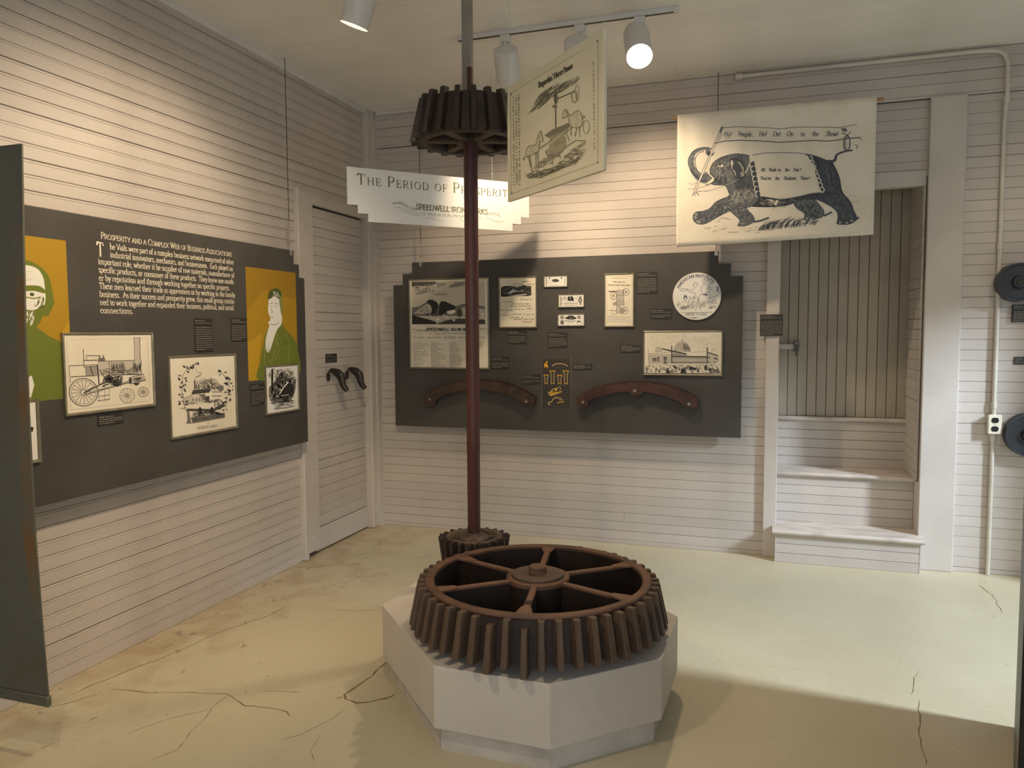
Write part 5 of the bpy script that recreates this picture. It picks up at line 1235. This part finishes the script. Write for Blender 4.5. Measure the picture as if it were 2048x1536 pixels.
dl, dr = 4.7, 4.48
A_, B_ = dep(1355, 230, dl), dep(1754, 192, dr); C_ = dep(1357, 492, dl); D_ = dep(1752, 467, dr)
rz = math.atan2(B_.y - A_.y, B_.x - A_.x); SW = math.hypot(B_.x - A_.x, B_.y - A_.y); ztop = (A_.z + B_.z) / 2; zbot = (C_.z + D_.z) / 2; SH = ztop - zbot
bn = thing('fabric_banner', (A_.x, A_.y, zbot), rz, 'cream cloth banner printed with a running elephant, hung from a dowel', 'banner')
tiltL, tiltR = A_.z - ztop, B_.z - ztop
def fold(u, v):
    """gentle gathers near the dowel, smoothing out downwards; offset from the banner plane"""
    e = max(0.0, v) ** 2.2
    s_ = .35 + .65 * min(1.0, max(0.0, (u - .15) / .5))
    return -.006 * e * s_ * (math.sin(u * 66 + 1.2 * math.sin(u * 17)) + .6 * math.sin(u * 41 + 2)) + .004 * math.sin(u * 5 + v * 3) * (1 - .3 * v)
def sag(u): return tiltL * (1 - u) + tiltR * u
NX, NZ = 120, 24; vs = []; fs = []
for sd in (0, .0012):
    for j in range(NZ + 1):
        for i in range(NX + 1):
            u, v = i / NX, j / NZ; vs.append((u * SW, fold(u, v) + sd, v * SH + sag(u)))
N1 = (NX + 1) * (NZ + 1)
for j in range(NZ):
    for i in range(NX):
        a = j * (NX + 1) + i; fs.append((a, a + 1, a + NX + 2, a + NX + 1)); fs.append((N1 + a + NX + 1, N1 + a + NX + 2, N1 + a + 1, N1 + a))
for i in range(NX):
    fs.append((i + 1, i, N1 + i, N1 + i + 1)); a = NZ * (NX + 1) + i; fs.append((a, a + 1, N1 + a + 1, N1 + a))
for j in range(NZ):
    a = j * (NX + 1); fs.append((a, a + NX + 1, N1 + a + NX + 1, N1 + a)); a += NX; fs.append((a + NX + 1, a, N1 + a, N1 + a + NX + 1))
o = mesh('cloth', vs, fs, CANVAS, bn, True)
G().tube([(-.03, .024, SH - .012 + tiltL), (SW + .045, .024, SH - .012 + tiltR)], .0095, 12).out('dowel', DOWEL, bn)
for x in (-.015, SW + .025): G().tube([(x, .024, SH - .004 + (tiltL if x < 0 else tiltR)), (x, .024, ZC - zbot)], .0008, 5).out('hanging_line', LINE, bn)
hb = homog([(150, 300), (1862, 135), (1842, 1318), (153, 1415)], 0, 0, SW, SH)
class FoldInk(Ink):
    """print that follows the folds of the cloth: sliced finely, then laid on the surface"""
    def out(s, name, parent):
        o = Ink.out(s, name, parent); bm = bmesh.new(); bm.from_mesh(o.data)
        bmesh.ops.triangulate(bm, faces=bm.faces[:])
        for i in range(1, 80):
            bmesh.ops.bisect_plane(bm, geom=bm.verts[:] + bm.edges[:] + bm.faces[:], plane_co=(SW * i / 80, 0, 0), plane_no=(1, 0, 0))
        for i in range(1, 12):
            bmesh.ops.bisect_plane(bm, geom=bm.verts[:] + bm.edges[:] + bm.faces[:], plane_co=(0, 0, SH * i / 12), plane_no=(0, 0, 1))
        for v in bm.verts:
            a, c = v.co.x / SW, v.co.z / SH; v.co.y += fold(a, c); v.co.z += sag(a)
        bm.to_mesh(o.data); bm.free(); return o
k = FoldInk(hb, y=-.0009, step=.000008)
EB, ED, EM, EL = lin('#484D54'), lin('#33373D'), lin('#6E7072'), lin('#A8A294')
CL = lin('#E9DFCB')
front = [(600, 985), (540, 1008), (480, 1040), (440, 1085), (380, 1112), (320, 1120), (293, 1150), (298, 1190), (330, 1217), (380, 1222), (440, 1197), (520, 1152), (600, 1112), (660, 1092), (720, 1086), (790, 1072), (852, 1010), (832, 960), (820, 900), (812, 830), (800, 770), (782, 720), (776, 670), (760, 642), (700, 632), (640, 630), (580, 642), (520, 662), (472, 692), (442, 732), (432, 780), (470, 828), (478, 850), (445, 880), (490, 892), (545, 892), (570, 905), (590, 945)]
hind = [(1250, 632), (1300, 640), (1370, 660), (1430, 685), (1475, 700), (1502, 740), (1527, 790), (1547, 850), (1560, 930), (1582, 975), (1622, 1016), (1652, 1062), (1667, 1110), (1692, 1160), (1692, 1190), (1660, 1216), (1620, 1230), (1560, 1230), (1525, 1222), (1532, 1180), (1526, 1130), (1490, 1090), (1440, 1060), (1380, 1030), (1330, 1012), (1290, 992), (1392, 960), (1385, 935), (1370, 905), (1365, 870), (1350, 830), (1336, 790), (1335, 750), (1316, 720), (1300, 690), (1275, 660)]
farh = [(1155, 1040), (1180, 1092), (1240, 1132), (1246, 1165), (1240, 1187), (1290, 1193), (1350, 1182), (1402, 1160), (1412, 1120), (1386, 1080), (1352, 1040), (1322, 1008), (1250, 996)]
belly = [(832, 990), (900, 992), (960, 1002), (1040, 1012), (1130, 1002), (1220, 985), (1300, 965), (1392, 962), (1340, 1012), (1240, 1022), (1160, 1046), (1090, 1070), (1000, 1079), (900, 1082), (790, 1076), (745, 1070)]
leg2 = [(610, 1100), (640, 1140), (682, 1176), (692, 1202), (675, 1236), (730, 1238), (790, 1217), (818, 1190), (802, 1150), (772, 1120), (742, 1085), (700, 1072)]
for pl_, c_ in ((farh, EM), (leg2, EM), (belly, ED), (hind, EB), (front, EM)): k.poly(sm(pl_, True, 3), c_)
k.hatch(front, 420, 34, 120, 7, EB, 201, 45); k.hatch(front, 120, 26, 60, 5, ED, 202, 40); k.hatch([(440, 1085), (600, 990), (760, 900), (830, 1000), (740, 1080), (560, 1120), (380, 1200), (310, 1170)], 110, 26, 150, 5, EL, 203, 40)
k.hatch(hind, 240, 40, 75, 6, ED, 204, 25); k.hatch([(1380, 1000), (1560, 960), (1650, 1080), (1680, 1190), (1540, 1210), (1520, 1120)], 110, 30, 60, 5, EM, 205, 40); k.hatch([(1400, 700), (1480, 730), (1540, 860), (1540, 960), (1400, 960), (1370, 800)], 70, 40, 80, 5, EM, 206, 20)
k.hatch(farh, 110, 30, 70, 6, ED, 207, 40); k.hatch(leg2, 80, 30, 70, 6, EB, 208, 40); k.hatch(leg2, 40, 20, 60, 5, EL, 209, 40); k.hatch(belly, 50, 40, 5, 5, EM, 210, 20); k.hatch([(840, 1000), (1000, 1020), (1100, 1040), (1000, 1070), (860, 1070)], 40, 40, 10, 5, EL, 211, 20)
# shoulder line, feet, trunk, head
k.line([(600, 985), (640, 960), (690, 965), (740, 1040), (745, 1085)], 7, ED); k.line([(440, 1085), (460, 1110), (520, 1110), (600, 1090)], 6, ED)
_t = sm([(a, b, w_) for (a, b), w_ in zip(*([(430, 810), (395, 838), (350, 832), (315, 800), (285, 755), (266, 700), (272, 655), (300, 615), (340, 592), (385, 582), (425, 585)], [95, 82, 66, 58, 52, 48, 42, 36, 30, 26, 24]))], False, 4); k.line([q[:2] for q in _t], [q[2] for q in _t], EM)
_t = sm([(a, b, w_) for (a, b), w_ in zip(*([(412, 850), (365, 855), (322, 825), (285, 785), (262, 740), (252, 690), (262, 645), (290, 608), (335, 583)], [10, 12, 14, 14, 14, 12, 10, 8, 5]))], False, 4); k.line([q[:2] for q in _t], [q[2] for q in _t], ED)
k.line(sm([(385, 800), (345, 790), (318, 755), (304, 700), (312, 655), (340, 622), (380, 606)], False), 5, ED); k.line(sm([(370, 818), (325, 790), (296, 740), (284, 690), (295, 640)], False), 4, EL)
k.hatch([(250, 700), (270, 640), (300, 610), (310, 660), (300, 740), (340, 800), (420, 800), (420, 860), (330, 840)], 70, 26, 60, 5, EB, 212, 60)
k.disc(432, 612, 40, 36, EM); k.disc(448, 604, 22, 22, CL); k.disc(425, 625, 16, 16, ED)
k.poly([(598, 690), (610, 672), (650, 662), (690, 690), (722, 730), (736, 780), (722, 830), (682, 838), (652, 828), (640, 790), (618, 760), (612, 720)], EB); k.poly([(606, 690), (625, 680), (640, 690), (625, 740), (650, 790), (655, 826), (640, 790), (618, 760), (612, 720)], CL); k.poly([(660, 690), (690, 700), (722, 750), (718, 780), (690, 730)], EL); k.poly([(690, 790), (722, 760), (728, 810), (700, 826)], EL)
k.line([(600, 690), (645, 664), (690, 690), (724, 730), (737, 780), (722, 832), (682, 838)], 6, ED)
k.poly([(392, 885), (420, 865), (468, 822), (487, 838), (440, 875), (400, 898)], CL); k.line([(392, 892), (440, 880), (487, 842)], 5, ED)
k.line([(430, 790), (470, 830), (480, 848), (445, 882)], 7, ED); k.hatch([(470, 830), (560, 800), (600, 850), (540, 890), (450, 885)], 50, 30, 150, 6, ED, 213, 40)
for pts in ([(250, 880), (290, 885), (340, 868)], [(248, 925), (330, 920), (430, 890)], [(320, 950), (450, 935), (580, 890), (670, 845)], [(300, 940), (400, 945), (470, 930)]): k.line(pts, 5, EL)
k.line([(285, 980), (300, 950), (320, 955), (340, 980)], 6, EB); k.line([(300, 950), (310, 985)], 5, EB)
k.line([(536, 400), (300, 955)], 12, CL); k.line([(526, 398), (292, 950)], 4, EB); k.line([(542, 402), (308, 955)], 4, EB); k.line([(534, 400), (512, 450)], 16, EM)
k.line(sm(front), 5, ED); k.line(sm(hind), 5, ED); k.line(sm(farh), 5, ED); k.line(sm(leg2), 5, ED)
k.hatch([(470, 700), (600, 650), (610, 760), (640, 840), (560, 880), (480, 830), (450, 760)], 90, 30, 120, 5, EL, 220, 40); k.hatch([(600, 960), (700, 900), (800, 930), (820, 1000), (740, 1060), (640, 1060)], 90, 34, 100, 6, EL, 221, 50)
k.hatch([(640, 850), (760, 800), (800, 860), (820, 960), (740, 940), (640, 960)], 90, 40, 80, 7, EB, 222, 30); k.hatch([(310, 1130), (440, 1090), (560, 1060), (560, 1110), (420, 1190), (330, 1200)], 80, 30, 150, 6, EB, 223, 40)
k.disc(527, 730, 34, 26, EM); k.disc(525, 728, 20, 12, CL); k.disc(518, 722, 9, 8, ED); k.line([(495, 720), (525, 702), (556, 718)], 6, ED)
k.line(sm([(600, 690), (645, 664), (690, 690), (724, 730), (737, 780), (722, 832), (682, 838), (652, 828), (640, 790), (616, 758)], False), 6, ED)
# flag
k.line([(540, 410), (650, 400), (760, 402), (900, 410), (1010, 416), (1100, 410), (1250, 400), (1400, 405), (1540, 404), (1690, 380)], 5, EM); k.line([(470, 540), (560, 520), (700, 515), (850, 520), (1000, 531), (1150, 526), (1300, 515), (1450, 522), (1580, 502), (1720, 490)], 7, EB); k.line([(535, 450), (505, 520)], 4, EM)
k.text('Ho!     People,     Ho!     On!     On      to      the      Show!', 548, 482, 40, EB, up=-1, slant=.12, fit=982, thin=.06, thick=.15, path=lambda a, b: (548 + a, 482 - b - a * .004)); k.line([(565, 495), (600, 492)], 4, EM)
k.text('All     Rush  to     the     Fair !', 866, 778, 28, EB, up=-1, fit=345, thick=.2); k.text("They've     the     Elephant     There !", 862, 850, 28, EB, up=-1, fit=430, thick=.2)
# blanket edge
k.line([(790, 640), (900, 623), (1050, 618), (1200, 625), (1250, 632)], 5, EM); k.line([(870, 978), (950, 995), (1050, 1003), (1150, 992), (1280, 965), (1390, 948)], 7, CL)
k.line([(770, 650), (775, 700), (760, 740), (735, 790)], 9, CL)
for i in range(7):
    t_ = i / 6; k.ring(790 + 52 * t_, 715 + 255 * t_, 20, 24, 7, CL, 90, 270, 8); k.disc(798 + 52 * t_, 715 + 255 * t_, 18, 22, EB)
    k.line([(812 + 50 * t_, 690 + 260 * t_), (822 + 50 * t_, 735 + 260 * t_)], 7, CL)
for i in range(8):
    t_ = i / 7; k.ring(1285 + 105 * t_, 668 + 268 * t_, 22, 20, 8, CL, -90, 90, 8)
k.line([(1262, 640), (1300, 720), (1340, 830), (1370, 930), (1400, 962)], 9, CL)
k.poly([(980, 1060), (1000, 1020), (1020, 1025), (1005, 1065)], CL); k.poly([(930, 1020), (960, 1015), (990, 1040), (960, 1035)], CL)
# tail, rings, grass, dust
k.line([(1440, 690), (1480, 698), (1505, 680), (1515, 640), (1545, 622), (1600, 605), (1655, 600)], [20, 26, 24, 18, 16, 16, 12], EB); k.ring(1605, 540, 26, 66, 10, EB); k.ring(1612, 540, 18, 56, 6, EM); k.poly([(1555, 410), (1590, 408), (1610, 430), (1590, 445), (1560, 430)], EM); k.line([(1560, 450), (1610, 470), (1640, 440)], 7, EM); k.line([(1600, 500), (1720, 488), (1730, 510)], 8, EB); k.line([(1670, 550), (1700, 560), (1690, 590)], 6, EM)
rr = random.Random(21)
for i in range(70):
    x = rr.uniform(850, 1350); y = 1285 - (x - 850) * .09 - rr.uniform(0, 25); l = rr.uniform(40, 120) * (1 - abs(x - 1020) / 600); k.line([(x, y), (x + l * .2, y - l * .5), (x + l * .8, y - l * .8)], [6, 5, 1], rr.choice([EB, EB, EM, ED]))
for i in range(26):
    x = rr.uniform(380, 850); y = rr.uniform(1200, 1300); k.line([(x, y), (x + rr.uniform(10, 50), y - rr.uniform(-6, 14))], 4, EL)
for pts in ([(810, 1205), (870, 1195), (940, 1170)], [(1410, 1158), (1450, 1140), (1480, 1125)], [(1690, 1190), (1715, 1170)]): k.line(pts, 14, EB)
for cx_, cy_, r in ((560, 1200, 50), (1030, 1110, 60), (1660, 1010, 40), (1690, 1050, 30)): k.ring(cx_, cy_, r, r * .6, 4, EL, 180, 330, 8)
for x, y in ((318, 1140), (312, 1165), (335, 1200), (345, 1205), (1265, 1180), (1300, 1186), (1550, 1215), (1610, 1218), (1650, 1200)): k.disc(x, y, 12, 10, EL)
k.out('elephant_ink', bn)
k = FoldInk(lambda a, b: (a, b), y=-.0008)
HE = lin('#DDD2BC')
k.line([(.012, .02), (.012, SH - .01)], .0015, HE); k.line([(SW - .014, .02), (SW - .014, SH - .01)], .0015, HE); k.line([(.01, .02), (SW - .01, .02)], .0015, HE)
k.out('hem_stitching', bn)

# ------------------------------------------------------------------ conduit, outlet, pulleys
ca, cb = at(1475, 149, 1, -.055), at(1985, 93, 1, -.055)
zc_ = ZC - .03
ct, cbm, cov = at(2012, 190, 1, -.02), at(1975, 1148, 1, -.02), at(1989, 848, 1, -.02)
xv = (ct.x + cbm.x) / 2
cd = thing('conduit', (xv, -.02, 0), 0, 'cream painted conduit running under the ceiling then down to the floor', 'conduit')
L0 = ca.x - xv
bend = [(-.10, -.035, zc_ - .005), (-.05, -.035, zc_ - .012), (-.02, -.036, zc_ - .035), (-.004, -.036, zc_ - .08), (0, -.036, 2.90), (0, -.034, 2.86), (0, -.01, 2.78), (0, .004, 2.70), (0, .004, 2.60)]
autosmooth(G().tube([(L0, -.035, zc_), (-.3, -.035, zc_), (-.18, -.035, zc_)] + bend, .0125, 12).out('upper_pipe', PIPE, cd), 40)
zo = cov.z
autosmooth(G().tube([(0, .004, 2.62), (0, .004, zo + .057)], .0125, 12).out('drop_pipe', PIPE, cd), 40)
autosmooth(G().tube([(0, .004, zo - .057), (0, .004, .001)], .0125, 12).out('lower_pipe', PIPE, cd), 40)
for z in (2.84, 2.0, zo + .115, zo - .085): autosmooth(G().tube([(0, .004 if z < 2.8 else -.03, z - .02), (0, .004 if z < 2.8 else -.03, z + .02)], .0165, 12).out('coupling', PIPE, cd), 40)
autosmooth(G().tube([(L0 - .012, -.035, zc_), (L0 + .03, -.035, zc_)], .021, 14).out('end_cap', PIPE, cd), 40)
ob = thing('electrical_outlet', (xv, -.012, zo), 0, 'cream duplex electrical outlet on the conduit', 'outlet')
G().bbox(-.033, .033, -.035, .0, -.056, .056, .006).out('box', OUTLET, ob)
cvp = G().bbox(-.036, .036, -.043, -.033, -.059, .059, .004).out('cover_plate', OUTLET, ob)
for z in (.026, -.026):
    G().prism([(.019 * math.cos(R2(a)), z + max(-.0155, min(.0155, .019 * math.sin(R2(a))))) for a in range(0, 360, 15)], -.046, -.042, 'y').out('receptacle', BLACK, cvp)
    pass
G().tube([(0, -.0445, 0), (0, -.0425, 0)], .003, 8).out('screw', BOLT, cvp)
def pulley(px, py, r, thick, label):
    q = at(px, py, 1, -.05)
    t = thing('wall_pulley', (q.x, 0, q.z), 0, label, 'pulley', 'dark pulleys on the right wall section')
    w_ = autosmooth(G().lathe([(.02, .02), (r * .55, .02), (r * .6, .03), (r * .88, .03), (r * .9, .012), (r, .012), (r, thick), (r * .9, thick), (r * .86, thick - .018), (r * .35, thick - .02), (r * .3, thick + .005), (.02, thick + .005)], 48, closed=True).out('wheel', PULLEY, t), 30)
    w_.rotation_euler = (math.pi / 2, 0, 0)
    h_ = G().lathe([(.0001, 0), (.021, 0), (.021, thick + .015), (.0001, thick + .015)], 16).out('axle_pin', BLACKIRON, t); h_.rotation_euler = (math.pi / 2, 0, 0)
pulley(2035, 565, .113, .10, 'upper dark iron pulley on the right wall at the frame edge')
pulley(2059, 870, .130, .075, 'lower dark blue-grey pulley right of the electrical outlet')

# ------------------------------------------------------------------ steel panel on the left, black partition on the right
Q_ = dep(72, 841, 2.6); ye = Q_.y
A_ = at(45, 287, 1, ye); B_ = at(95, 1395, 1, ye); A_.x = B_.x = Q_.x
sp = thing('steel_panel', (0, ye, B_.z), 0, 'rust-stained dark steel panel jutting from the left wall in the foreground', 'panel')
edge = [at(px, py, 1, ye) for px, py in ((43, 287), (46, 450), (50, 640), (57, 820), (70, 1072), (83, 1240), (96, 1392))]
edge = [(q.x, q.z - B_.z) for q in edge]; B_.x = edge[-1][0]
G().prism([(.001, edge[-1][1])] + edge[::-1] + [(.001, edge[0][1])], 0, .006, 'y').out('plate', RUST, sp)
band = [(x, z) for x, z in edge]; inner = [(x - .045 - .012 * math.sin(i * 2.1), z) for i, (x, z) in enumerate(edge)]
G().prism([(x - .001, z) for x, z in band[1:-1]] + inner[1:-1][::-1], -.0012, -.0002, 'y').out('rust_band', RUSTE, sp)
G().bbox(.001, B_.x + .002, -.006, .014, -.035, .004, .004).out('bottom_lip', RUST, sp)
far, near = Vector((3.787, -2.04)), Vector((3.372, -3.52))
d_ = (far - near); L_ = d_.length
bpn = thing('black_partition', (near.x, near.y, 0), math.atan2(d_.y, d_.x), 'black free-standing partition at the extreme right edge of the view', 'partition')
G().bbox(0, L_, -.04, 0, .02, 2.1, .004).out('partition_board', BLACK, bpn)
G().bbox(-.01, L_, -.05, 0, 0, .06, .004).out('foot_rail', BLACK, bpn)
